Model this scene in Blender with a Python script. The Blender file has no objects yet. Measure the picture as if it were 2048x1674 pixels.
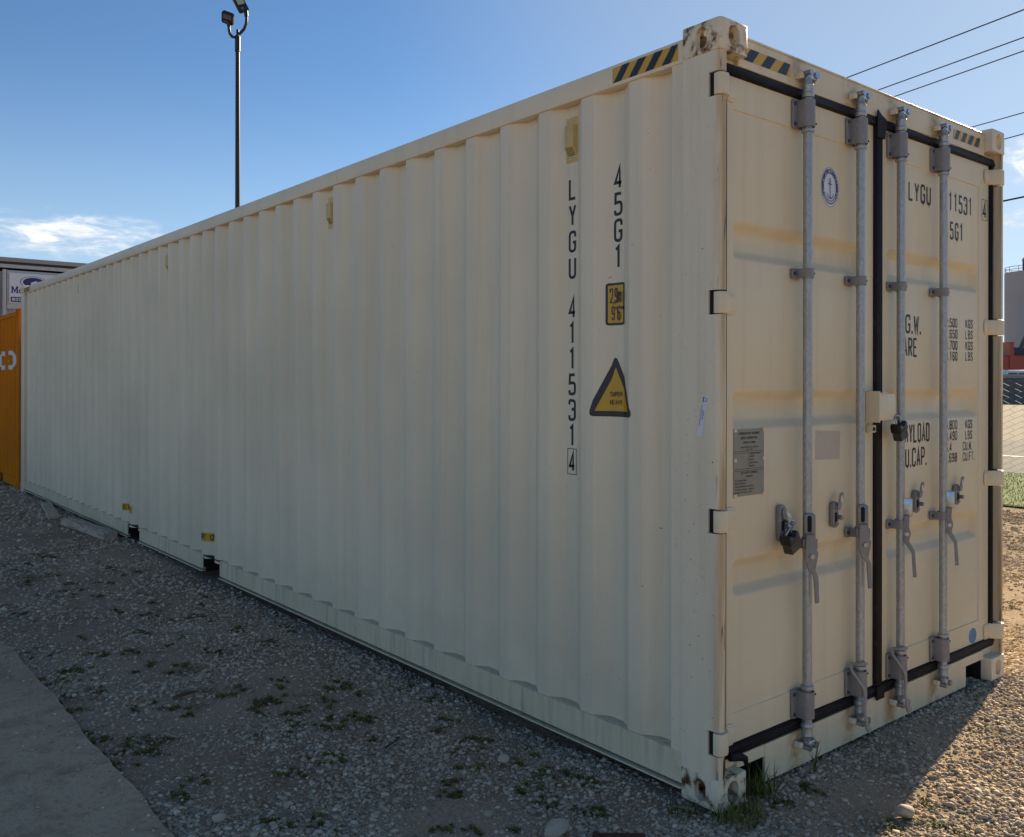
import bpy, bmesh, math, random
import numpy as np
from mathutils import Vector, Matrix
random.seed(7); rng = np.random.default_rng(11)
S = bpy.context.scene; COL = S.collection; R = math.radians

# ------------------------------------------------------------------ camera
cam = bpy.data.objects.new('camera', bpy.data.cameras.new('camera')); COL.objects.link(cam)
cam.location = (-2.6344, -2.0277, 1.5669)
cam.rotation_euler = (1.5717, -0.0018, -0.68608)
cam.data.sensor_width = 36; cam.data.lens = 36 * 1786.86 / 2048
cam.data.shift_y = -77.1 / 2048; cam.data.clip_end = 3000; cam.data.clip_start = 0.05
S.camera = cam

# ------------------------------------------------------------------ light
SUN_EL, SUN_AZ = 24.0, 78.0            # elevation, heading from +Y towards +X
EXPOSURE = 0.93
SKY_STRENGTH = 0.081
S.view_settings.view_transform = 'Standard'; S.view_settings.look = 'None'
S.view_settings.gamma = 1; S.view_settings.use_curve_mapping = False
S.view_settings.exposure = EXPOSURE
S.cycles.max_bounces = 6; S.cycles.diffuse_bounces = 3; S.cycles.glossy_bounces = 2; S.cycles.transmission_bounces = 2

def N(nt, kind, ins=None, **props):
    n = nt.nodes.new(kind)
    for k, v in props.items(): setattr(n, k, v)
    for k, v in (ins or {}).items():
        s = n.inputs[k]
        if isinstance(v, bpy.types.NodeSocket): nt.links.new(v, s)
        elif isinstance(v, (tuple, list)) and len(v) == 3 and s.type == 'RGBA': s.default_value = (*v, 1)
        else: s.default_value = v
    return n
def math_(nt, op, a, b=None, c=None, clamp=False):
    ins = {0: a}
    if b is not None: ins[1] = b
    if c is not None: ins[2] = c
    return N(nt, 'ShaderNodeMath', ins, operation=op, use_clamp=clamp).outputs[0]
def mixc(nt, f, a, b, blend='MIX'):
    n = nt.nodes.new('ShaderNodeMix'); n.data_type = 'RGBA'; n.blend_type = blend
    for k, v in ((0, f), (6, a), (7, b)):
        s = n.inputs[k]
        if isinstance(v, bpy.types.NodeSocket): nt.links.new(v, s)
        elif isinstance(v, (tuple, list)): s.default_value = (*v[:3], 1)
        else: s.default_value = v
    return n.outputs[2]
def ramp(nt, f, lo, hi, a=0.0, b=1.0):
    return N(nt, 'ShaderNodeMapRange', {0: f, 1: lo, 2: hi, 3: a, 4: b}, interpolation_type='SMOOTHSTEP').outputs[0]
def noise(nt, vec, scale, detail=3, rough=.55, dist=0.0):
    return N(nt, 'ShaderNodeTexNoise', {'Vector': vec, 'Scale': scale, 'Detail': detail, 'Roughness': rough, 'Distortion': dist}).outputs[0]
def mapping(nt, vec, scale=(1, 1, 1), loc=(0, 0, 0)):
    return N(nt, 'ShaderNodeMapping', {'Vector': vec, 'Scale': scale, 'Location': loc}).outputs[0]

W = bpy.data.worlds.new('World'); S.world = W; W.use_nodes = True
nt = W.node_tree; nt.nodes.clear()
sky = N(nt, 'ShaderNodeTexSky', sky_type='NISHITA', sun_disc=False, sun_elevation=R(SUN_EL), sun_rotation=R(SUN_AZ),
        altitude=300, air_density=.95, dust_density=0.2, ozone_density=1.8)
co = N(nt, 'ShaderNodeTexCoord').outputs['Generated']
sep = N(nt, 'ShaderNodeSeparateXYZ', {0: co})
z = sep.outputs[2]
cn = noise(nt, mapping(nt, co, (3.4, 3.4, 17), (3.1, 0.4, 0.35)), 1.0, 3, .55, .2)
cf = noise(nt, mapping(nt, co, (15, 15, 52)), 1.0, 6, .66, .5)
band = math_(nt, 'MULTIPLY', ramp(nt, z, .03, .10), ramp(nt, z, .24, .12))
def bank(az, el, wa, we):            # one cloud bank: heading and elevation of its middle, half widths
    c = Vector((math.sin(R(az)) * math.cos(R(el)), math.cos(R(az)) * math.cos(R(el)), math.sin(R(el))))
    d = N(nt, 'ShaderNodeVectorMath', {0: co, 1: tuple(c)}, operation='SUBTRACT').outputs[0]
    d = N(nt, 'ShaderNodeVectorMath', {0: d, 1: (1 / R(wa), 1 / R(wa), 1 / R(we))}, operation='MULTIPLY').outputs[0]
    return ramp(nt, N(nt, 'ShaderNodeVectorMath', {0: d}, operation='LENGTH').outputs['Value'], 1.6, .2)
banks = None
for b_ in ((13.0, 8.2, 10, 1.6), (-14, 9.0, 12, 2.0), (70.0, 12.3, 4.5, 2.0), (72, 8.8, 6, 1.4), (130, 10, 22, 2.4), (215, 9.5, 24, 2.4), (300, 9.5, 20, 2.2)):
    q = bank(*b_); banks = q if banks is None else math_(nt, 'MAXIMUM', banks, q)
thr = math_(nt, 'ADD', math_(nt, 'ADD', math_(nt, 'MULTIPLY', cf, .80), math_(nt, 'MULTIPLY', cn, .25)), math_(nt, 'MULTIPLY', banks, .30))
cm = math_(nt, 'MULTIPLY', ramp(nt, thr, .66, .90), math_(nt, 'MAXIMUM', band, banks))
hz = ramp(nt, z, .34, -.04, 0, .55)                                   # pale air near the horizon
cloud_col = mixc(nt, ramp(nt, thr, .72, .98), (4.6, 5.2, 6.0), (8.6, 8.4, 8.0))
warm = mixc(nt, 1.0, sky.outputs[0], (.545, .71, .855), 'MULTIPLY')
sdir = N(nt, 'ShaderNodeVectorMath', {0: co, 1: (math.sin(R(SUN_AZ)) * math.cos(R(SUN_EL)), math.cos(R(SUN_AZ)) * math.cos(R(SUN_EL)), math.sin(R(SUN_EL)))}, operation='DOT_PRODUCT').outputs['Value']
glow = ramp(nt, sdir, .70, .99, 0, .58)                               # bright hazy air round the sun
c1 = mixc(nt, hz, mixc(nt, glow, warm, (3.2, 3.75, 4.4)), (4.6, 5.5, 6.3))
c2 = mixc(nt, math_(nt, 'MULTIPLY', cm, .85), c1, cloud_col)
bg = N(nt, 'ShaderNodeBackground', {0: c2, 1: SKY_STRENGTH})
nt.links.new(bg.outputs[0], N(nt, 'ShaderNodeOutputWorld').inputs[0])

sun = bpy.data.objects.new('sun', bpy.data.lights.new('sun', 'SUN')); COL.objects.link(sun)
sun.data.energy = 4.8; sun.data.angle = R(.6); sun.data.color = (1.0, .83, .58)
sd = Vector((math.sin(R(SUN_AZ)) * math.cos(R(SUN_EL)), math.cos(R(SUN_AZ)) * math.cos(R(SUN_EL)), math.sin(R(SUN_EL))))
sun.rotation_euler = sd.to_track_quat('Z', 'Y').to_euler(); sun.location = (20, 4, 15)

# ------------------------------------------------------------------ materials
MATS = {}
def newmat(name):
    m = bpy.data.materials.new(name); m.use_nodes = True; m.node_tree.nodes.clear(); MATS[name] = m
    return m, m.node_tree
def finish(nt, col, rough, metal=0.0, bump=None, bstr=.2, bdist=.01, spec=.5, trans=None):
    ins = {'Base Color': col, 'Roughness': rough, 'Metallic': metal, 'Specular IOR Level': spec}
    b = N(nt, 'ShaderNodeBsdfPrincipled', ins)
    if bump is not None:
        bn = N(nt, 'ShaderNodeBump', {'Strength': bstr, 'Distance': bdist, 'Height': bump})
        nt.links.new(bn.outputs[0], b.inputs['Normal'])
    nt.links.new(b.outputs[0], N(nt, 'ShaderNodeOutputMaterial').inputs[0])
def pos(nt): return N(nt, 'ShaderNodeNewGeometry').outputs['Position']

def paint(name, base, rust=0.0, dirt=.5, drips=0.0, rough=.42, edge_rust=False, rust_lo=.66, halos=None, spec=.3, splash=0):
    m, nt = newmat(name); p = pos(nt)
    big = noise(nt, p, .9, 4)
    col = mixc(nt, ramp(nt, big, .35, .7), base, tuple(c * .89 for c in base))
    st = noise(nt, mapping(nt, p, (16, 16, .55)), 1.0, 4, .6)
    col = mixc(nt, math_(nt, 'MULTIPLY', ramp(nt, st, .46, .75), .16 + .18 * dirt), col, (base[0] * .72, base[1] * .70, base[2] * .64))
    if drips:
        d = noise(nt, mapping(nt, p, (22, 22, 1.2)), 1.0, 4, .7)
        g = noise(nt, p, 1.3, 3)
        col = mixc(nt, math_(nt, 'MULTIPLY', math_(nt, 'MULTIPLY', ramp(nt, d, .42, .80), ramp(nt, g, .36, .66)), drips), col, (.17, .165, .15))
    if splash:
        sz = N(nt, 'ShaderNodeSeparateXYZ', {0: p}).outputs[2]
        m_ = math_(nt, 'ADD', ramp(nt, sz, .75, .16), math_(nt, 'MULTIPLY', math_(nt, 'SUBTRACT', noise(nt, p, 7, 5, .7), .5), 1.6))
        col = mixc(nt, math_(nt, 'MULTIPLY', ramp(nt, m_, .45, 1.15), splash), col, (.40, .29, .17))
    sp = noise(nt, p, 75, 2, .5)
    col = mixc(nt, math_(nt, 'MULTIPLY', ramp(nt, sp, .70, .78), .5 * dirt), col, (.16, .13, .10))
    rv = rough
    if rust or edge_rust: rn = noise(nt, p, 22, 4, .62); rr = noise(nt, p, 4.5, 2)
    if rust or edge_rust:
        rm = math_(nt, 'MULTIPLY', ramp(nt, math_(nt, 'ADD', math_(nt, 'MULTIPLY', rn, .75), math_(nt, 'MULTIPLY', rr, .25)), rust_lo - .08 * rust, rust_lo + .045), 1.0)
        if edge_rust:                     # chipped front edge of the corner posts and the streaks below it
            sx = N(nt, 'ShaderNodeSeparateXYZ', {0: p})
            e = math_(nt, 'MULTIPLY', ramp(nt, sx.outputs[1], .05, .0), ramp(nt, noise(nt, mapping(nt, p, (24, 24, 1.1)), 1, 4), .34, .60))
            col = mixc(nt, math_(nt, 'MULTIPLY', e, .8), col, (.44, .28, .11))
            ch = math_(nt, 'MULTIPLY', ramp(nt, sx.outputs[1], .030, .004), ramp(nt, noise(nt, mapping(nt, p, (60, 60, 4)), 1, 4), .61, .67))
            col = mixc(nt, ch, col, (.09, .032, .015))
        if halos:                         # brown run-off where the cam keepers are welded on
            sx = N(nt, 'ShaderNodeSeparateXYZ', {0: p}); hm = None
            for hx in halos:
                q = ramp(nt, math_(nt, 'ABSOLUTE', math_(nt, 'SUBTRACT', sx.outputs[0], hx)), .085, .0)
                hm = q if hm is None else math_(nt, 'MAXIMUM', hm, q)
            col = mixc(nt, math_(nt, 'MULTIPLY', math_(nt, 'MULTIPLY', hm, ramp(nt, noise(nt, p, 14, 4, .6), .30, .62)), .85), col, (.40, .23, .085))
        halo = ramp(nt, math_(nt, 'ADD', math_(nt, 'MULTIPLY', rn, .75), math_(nt, 'MULTIPLY', rr, .25)), rust_lo - .17, rust_lo)
        col = mixc(nt, math_(nt, 'MULTIPLY', halo, .5 * min(1, rust)), col, (.42, .27, .12))
        col = mixc(nt, rm, col, (.105, .036, .016))
        rv = N(nt, 'ShaderNodeMapRange', {0: rm, 3: rough, 4: .9}).outputs[0]
    fine = math_(nt, 'ADD', math_(nt, 'MULTIPLY', noise(nt, p, 210, 2), .25), math_(nt, 'MULTIPLY', noise(nt, p, 6, 2), 1.0))
    finish(nt, col, rv, 0, fine, .22, .004, spec=spec)
    return m
CREAM = (.81, .685, .49)
paint('paint', CREAM, 0, .5, splash=.12)
DOOR = (.81, .672, .45)
paint('paint_door', DOOR, .15, .3, rust_lo=.80)
paint('paint_rail', (.74, .62, .41), .5, .9, drips=.8, rust_lo=.72)
paint('paint_post', CREAM, .5, .8, edge_rust=True, rust_lo=.74)
paint('paint_frame', DOOR, .4, .6, rust_lo=.76, halos=(.545, .951, 1.301, 1.718))
paint('paint_casting', CREAM, 1.3, .9, rust_lo=.60)
paint('paint_casting_far', CREAM, .5, .5, rust_lo=.70)
paint('paint_orange', (.66, .19, .006), .3, .9, drips=.3, rust_lo=.76, rough=.75, spec=.08)
paint('paint_vent', (.66, .47, .19), .3, .3)
paint('grey_sheet', (.46, .47, .47), .1, .8, drips=.3, rust_lo=.8)
paint('grey_trim', (.55, .54, .52), .1, .6)

def simple(name, col, rough=.5, metal=0.0, var=.12, vs=14.0, bump=.15, bs=60.0, dark=None, bdist=.003, spec=.5):
    m, nt = newmat(name); p = pos(nt)
    a = tuple(c * (1 - var) for c in col); b = tuple(min(1, c * (1 + var)) for c in col)
    c = mixc(nt, noise(nt, p, vs, 4), a, b)
    if dark: c = mixc(nt, ramp(nt, noise(nt, p, vs * 2.7, 3), .55, .72), c, dark)
    finish(nt, c, rough, metal, noise(nt, p, bs, 3), bump, bdist, spec)
    return m
simple('rubber', (.016, .011, .012), .6, 0, .3, 9, .3, 30, dark=(.030, .024, .022), spec=.2)
simple('ink', (.012, .012, .016), .5, 0, .2, 30, 0.02)
simple('sticker_yellow', (.62, .34, .018), .4, 0, .06, 8, 0.03)
simple('sticker_black', (.014, .013, .02), .4, 0, .1, 8, 0.03)
simple('sticker_white', (.68, .68, .70), .4, 0, .04, 8, 0.03)
simple('seal_blue', (.035, .045, .16), .45, 0, .1, 12, 0.03)
simple('sign_blue', (.018, .028, .13), .45, 0, .1, 3, 0.03)
simple('sky_blue_sticker', (.05, .22, .38), .5, 0, .2, 60, 0.03, dark=(.45, .5, .5))
simple('plate_metal', (.29, .265, .21), .5, .2, .12, 25, 0.05)
simple('tape', (.55, .45, .35), .6, 0, .06, 12, .05, dark=(.48, .40, .31))
simple('bracket_grey', (.27, .25, .24), .55, .25, .14, 20, .12, 90, dark=(.33, .305, .285))
simple('bright_zinc', (.42, .44, .47), .3, .9, .15, 30, .1)
simple('black_plastic', (.014, .013, .013), .38, 0, .1, 20, .05)
simple('laminated_steel', (.09, .08, .07), .5, .6, .2, 40, .1)
simple('rust_iron', (.075, .030, .014), .9, .1, .4, 25, .6, 50, dark=(.030, .016, .010))
simple('bark', (.13, .075, .042), .9, 0, .3, 40, .4, 80)
simple('rope_fibre', (.42, .37, .30), .9, 0, .2, 60, .3, 200)
simple('pole_black', (.014, .014, .016), .4, .2, .2, 3, .03)
simple('lamp_lens', (.42, .42, .30), .35, 0, .1, 9, .02)
simple('lamp_grey', (.10, .10, .12), .4, 0, .1, 9, .02)
simple('wire_black', (.02, .02, .022), .6, 0, .1, 5, .02)
simple('dark_roof', (.03, .028, .028), .7, 0, .2, 3, .1)
simple('grey_door', (.19, .20, .21), .6, 0, .15, 2, .05)
simple('sign_white', (.72, .72, .74), .45, 0, .04, 2, .02)
simple('white_lettering', (.66, .66, .64), .5, 0, .08, 8, .02)
simple('silo_concrete', (.36, .345, .34), .8, 0, .12, .12, .1, 1.0)
simple('steel_dark', (.07, .075, .085), .6, .3, .2, .5, .05)
simple('truck_red', (.32, .05, .03), .45, 0, .15, .8, .03)
simple('vehicle_white', (.62, .64, .68), .3, 0, .05, .8, .02)
simple('vehicle_glass', (.02, .025, .035), .1, 0, .1, .8, .0)
simple('wall_grey', (.13, .125, .12), .85, 0, .15, .8, .2, 4)
simple('fence_wire', (.13, .12, .10), .6, .3, .2, 9, .02)
simple('asphalt', (.115, .112, .108), .85, 0, .2, .9, .5, 60, dark=(.085, .082, .08), spec=.1)
simple('tan_lot', (.27, .235, .18), .9, 0, .12, .25, .3, 30, spec=.1)
simple('line_white', (.6, .6, .58), .7, 0, .12, 6, .1)
simple('inside_shade', (.010, .009, .008), .9, 0, .1, 5, .0)  # near-black, puts the shade inside openings and gaps into the colour
simple('leaf_dark', (.085, .095, .020), .7, 0, .35, 17, .1, spec=.12)
simple('leaf_light', (.17, .175, .040), .7, 0, .35, 12, .1, spec=.12)
simple('leaf_dry', (.22, .15, .06), .8, 0, .35, 12, .1, spec=.1)
simple('lawn', (.085, .155, .014), .8, 0, .3, 3, .1, spec=.05)
simple('stone_big', (.46, .37, .27), .85, 0, .2, 25, .5, 70, bdist=.006)
simple('ledge_grime', (.60, .49, .33), .9, 0, .25, 30, .3, 60, dark=(.36, .29, .19))
simple('scuff', (.10, .07, .05), .8, 0, .3, 60, .1)
simple('scuff_light', (.30, .24, .18), .8, 0, .4, 60, .1)
simple('stain_pink', (.60, .50, .43), .6, 0, .1, 40, .02)

def galvanised():
    m, nt = newmat('galvanised'); p = pos(nt)
    v = N(nt, 'ShaderNodeTexVoronoi', {'Vector': mapping(nt, p, (1, 1, .55)), 'Scale': 130}).outputs['Color']
    g = N(nt, 'ShaderNodeSeparateColor', {0: v}).outputs[0]
    c = mixc(nt, g, (.34, .345, .345), (.47, .475, .475))
    c = mixc(nt, ramp(nt, noise(nt, mapping(nt, p, (20, 20, 3)), 1, 4), .52, .75, 0, .6), c, (.34, .29, .23))
    finish(nt, c, N(nt, 'ShaderNodeMapRange', {0: g, 3: .40, 4: .52}).outputs[0], .6, noise(nt, p, 120, 2), .1, .002)
galvanised()
def wood():
    m, nt = newmat('weathered_wood'); p = pos(nt)
    w = noise(nt, mapping(nt, p, (45, 3, 45)), 1, 5, .65, .6)
    c = mixc(nt, ramp(nt, w, .3, .7), (.33, .25, .17), (.60, .48, .35))
    c = mixc(nt, ramp(nt, noise(nt, p, 9, 3), .55, .75, 0, .6), c, (.42, .35, .27))
    finish(nt, c, .9, 0, w, .5, .006, spec=.15)
wood()
def ground_mat():
    m, nt = newmat('dirt_ground'); p = pos(nt)
    a = noise(nt, p, 1.1, 5, .62); b = noise(nt, mapping(nt, p, (1, 1, 1), (7, 3, 0)), 2.9, 4, .6)
    fine = N(nt, 'ShaderNodeTexVoronoi', {'Vector': p, 'Scale': 85}); fc = N(nt, 'ShaderNodeSeparateColor', {0: fine.outputs['Color']}).outputs[0]
    f2 = noise(nt, p, 160, 3, .7)
    c = mixc(nt, ramp(nt, a, .35, .65), (.30, .213, .136), (.44, .328, .218))
    c = mixc(nt, ramp(nt, b, .55, .70, 0, .75), c, (.21, .14, .082))
    c = mixc(nt, math_(nt, 'MULTIPLY', ramp(nt, fc, .35, 1.0), .5), c, (.57, .445, .31))
    c = mixc(nt, ramp(nt, f2, .30, .5, .55, 0), c, (.095, .08, .068))
    far = noise(nt, p, .22, 4)
    c = mixc(nt, ramp(nt, far, .52, .68, 0, .45), c, (.10, .115, .03))
    h = math_(nt, 'ADD', math_(nt, 'MULTIPLY', math_(nt, 'SUBTRACT', 1.0, fine.outputs['Distance']), .8), f2)
    finish(nt, c, .95, 0, h, .75, .010, spec=.1)
ground_mat()
def gravel_mat():
    m, nt = newmat('gravel_stone'); p = pos(nt)
    s = N(nt, 'ShaderNodeAttribute', attribute_name='shade').outputs['Fac']
    t = N(nt, 'ShaderNodeAttribute', attribute_name='tint').outputs['Fac']
    c = mixc(nt, s, (.235, .170, .107), (.78, .635, .455))
    c = mixc(nt, math_(nt, 'MULTIPLY', ramp(nt, t, .6, 1), .6), c, (.45, .32, .18))
    c = mixc(nt, math_(nt, 'MULTIPLY', ramp(nt, t, .4, 0), .4), c, (.35, .285, .225))
    c = mixc(nt, ramp(nt, noise(nt, p, 110, 3), .45, .8, 0, .5), c, (.12, .11, .10))
    finish(nt, c, .9, 0, noise(nt, p, 240, 2), .35, .002, spec=.15)
gravel_mat()
def concrete():
    m, nt = newmat('old_concrete'); p = pos(nt)
    a = noise(nt, p, .8, 6, .65); b = noise(nt, p, 6, 5, .65); f = noise(nt, p, 140, 3, .7)
    c = mixc(nt, ramp(nt, a, .30, .70), (.61, .45, .285), (.46, .335, .21))
    c = mixc(nt, ramp(nt, b, .46, .70, 0, .65), c, (.27, .20, .13))
    c = mixc(nt, ramp(nt, noise(nt, mapping(nt, p, (3, 26, 1)), 1, 4, .6, .4), .60, .70, 0, .5), c, (.72, .50, .31))
    c = mixc(nt, ramp(nt, noise(nt, p, 38, 4, .7), .52, .70, 0, .55), c, (.27, .175, .105))
    c = mixc(nt, ramp(nt, f, .56, .70, 0, .7), c, (.075, .062, .05))
    finish(nt, c, .92, 0, math_(nt, 'ADD', math_(nt, 'MULTIPLY', f, .8), math_(nt, 'ADD', b, noise(nt, p, 30, 3))), .6, .006, spec=.15)
concrete()

# ------------------------------------------------------------------ mesh helpers
WL = {}                                  # world location of every object (no rotations on parents)
def link(o, parent, loc):
    COL.objects.link(o); WL[o.name] = Vector(loc)
    if parent is not None:
        o.parent = parent; o.location = Vector(loc) - WL[parent.name]
    else: o.location = loc
    return o
def tag(o, label=None, cat=None, group=None, kind=None):
    for k, v in (('label', label), ('category', cat), ('group', group), ('kind', kind)):
        if v: o[k] = v
    return o
def thing(name, loc, label, cat, group=None):
    o = bpy.data.objects.new(name, None); o.empty_display_size = .1
    link(o, None, loc); return tag(o, label, cat, group)

class MB:
    def __init__(s): s.v = []; s.f = []; s.sm = []
    def add(s, vs, fs, smooth=False):
        o = len(s.v); s.v += [tuple(v) for v in vs]; s.f += [tuple(i + o for i in f) for f in fs]; s.sm += [smooth] * len(fs); return s
    def box(s, x0, x1, y0, y1, z0, z1):
        v = [(x0, y0, z0), (x1, y0, z0), (x1, y1, z0), (x0, y1, z0), (x0, y0, z1), (x1, y0, z1), (x1, y1, z1), (x0, y1, z1)]
        return s.add(v, [(0, 3, 2, 1), (4, 5, 6, 7), (0, 1, 5, 4), (1, 2, 6, 5), (2, 3, 7, 6), (3, 0, 4, 7)])
    def prism(s, poly, mp, a, b):            # poly: 2-D outline, mp(p, q, t) -> xyz, extruded from a to b
        n = len(poly)
        v = [mp(p, q, a) for p, q in poly] + [mp(p, q, b) for p, q in poly]
        fs = [tuple(range(n - 1, -1, -1)), tuple(range(n, 2 * n))] + [(i, (i + 1) % n, n + (i + 1) % n, n + i) for i in range(n)]
        return s.add(v, fs)
    def tube(s, path, r, n=10, caps=True):
        path = [Vector(p) for p in path]; rs = r if isinstance(r, (list, tuple)) else [r] * len(path)
        up = None; rings = []
        for i, p in enumerate(path):
            d = (path[min(i + 1, len(path) - 1)] - path[max(i - 1, 0)]).normalized()
            if up is None:
                up = Vector((0, 0, 1)) if abs(d.z) < .9 else Vector((1, 0, 0))
            a = d.cross(up).normalized(); up = a.cross(d).normalized()
            rings.append([p + (a * math.cos(2 * math.pi * k / n) + up * math.sin(2 * math.pi * k / n)) * rs[i] for k in range(n)])
        vs = [q for rg in rings for q in rg]; fs = []
        for i in range(len(rings) - 1):
            for k in range(n):
                fs.append((i * n + k, i * n + (k + 1) % n, (i + 1) * n + (k + 1) % n, (i + 1) * n + k))
        s.add(vs, fs, True)
        if caps:
            s.add(rings[0], [tuple(range(n - 1, -1, -1))]); s.add(rings[-1], [tuple(range(n))])
        return s
    def xform(s, m):
        s.v = [tuple(m @ Vector(v)) for v in s.v]; return s
    def build(s, name, mat, parent=None, bevel=0, seg=2, origin=None, recalc=True, data=None):
        bm = bmesh.new(); vv = [bm.verts.new(v) for v in s.v]
        for f, sm in zip(s.f, s.sm):
            try: fc = bm.faces.new([vv[i] for i in f]); fc.smooth = sm
            except ValueError: pass
        if recalc: bmesh.ops.recalc_face_normals(bm, faces=bm.faces)
        if bevel:
            es = [e for e in bm.edges if len(e.link_faces) == 2 and e.calc_face_angle(0) > .5]
            bmesh.ops.bevel(bm, geom=es, offset=bevel, segments=seg, affect='EDGES', profile=.5, clamp_overlap=True)
            for f in bm.faces: f.smooth = True
        return from_bm(bm, name, mat, parent, origin, auto=bool(bevel) or any(s.sm))
def from_bm(bm, name, mat, parent=None, origin=None, auto=True):
    me = bpy.data.meshes.new(name)
    if origin is None:
        c = np.array([v.co[:] for v in bm.verts]); lo, hi = c.min(0), c.max(0)
        origin = ((lo[0] + hi[0]) / 2, (lo[1] + hi[1]) / 2, lo[2])
    bmesh.ops.translate(bm, verts=bm.verts, vec=-Vector(origin)); bm.to_mesh(me); bm.free()
    if auto:
        try: me.set_sharp_from_angle(angle=R(38))
        except Exception: pass
    for m in (mat if isinstance(mat, (list, tuple)) else [mat]): me.materials.append(MATS[m])
    return link(bpy.data.objects.new(name, me), parent, origin)
def rrect(x0, x1, z0, z1, r, n=4):
    out = []
    for cx, cz, a in ((x1 - r, z1 - r, 0), (x0 + r, z1 - r, 90), (x0 + r, z0 + r, 180), (x1 - r, z0 + r, 270)):
        for k in range(n + 1):
            t = R(a + 90 * k / n); out.append((cx + r * math.cos(t), cz + r * math.sin(t)))
    return out
def oval(cx, cz, w, h, n=10):                # upright stadium outline
    r = w / 2; out = []
    for k in range(n + 1): t = math.pi * k / n; out.append((cx + r * math.cos(t), cz + h / 2 - r + r * math.sin(t)))
    for k in range(n + 1): t = math.pi * (1 + k / n); out.append((cx + r * math.cos(t), cz - h / 2 + r + r * math.sin(t)))
    return out
XZ = lambda p, q, t: (p, t, q)
YZ = lambda p, q, t: (t, p, q)
XY = lambda p, q, t: (p, q, t)
def boolean(base, cutters):
    """difference of closed MB meshes, evaluated once and returned as a bmesh"""
    def tmp(mb):
        bm = bmesh.new(); vv = [bm.verts.new(v) for v in mb.v]
        for f in mb.f: bm.faces.new([vv[i] for i in f])
        bmesh.ops.recalc_face_normals(bm, faces=bm.faces); return bm
    def ob(bm):
        me = bpy.data.meshes.new('tmp'); bm.to_mesh(me); bm.free(); o = bpy.data.objects.new('tmp', me); COL.objects.link(o); return o
    b = base if isinstance(base, bpy.types.Object) else ob(base if isinstance(base, bmesh.types.BMesh) else tmp(base))
    cs = [ob(tmp(c)) for c in cutters]
    for c in cs:
        md = b.modifiers.new('d', 'BOOLEAN'); md.object = c; md.operation = 'DIFFERENCE'; md.solver = 'EXACT'
    dg = bpy.context.evaluated_depsgraph_get(); me = bpy.data.meshes.new_from_object(b.evaluated_get(dg))
    bm = bmesh.new(); bm.from_mesh(me)
    for o in cs + [b]:
        d = o.data; bpy.data.objects.remove(o); bpy.data.meshes.remove(d)
    bpy.data.meshes.remove(me)
    return bm

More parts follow.
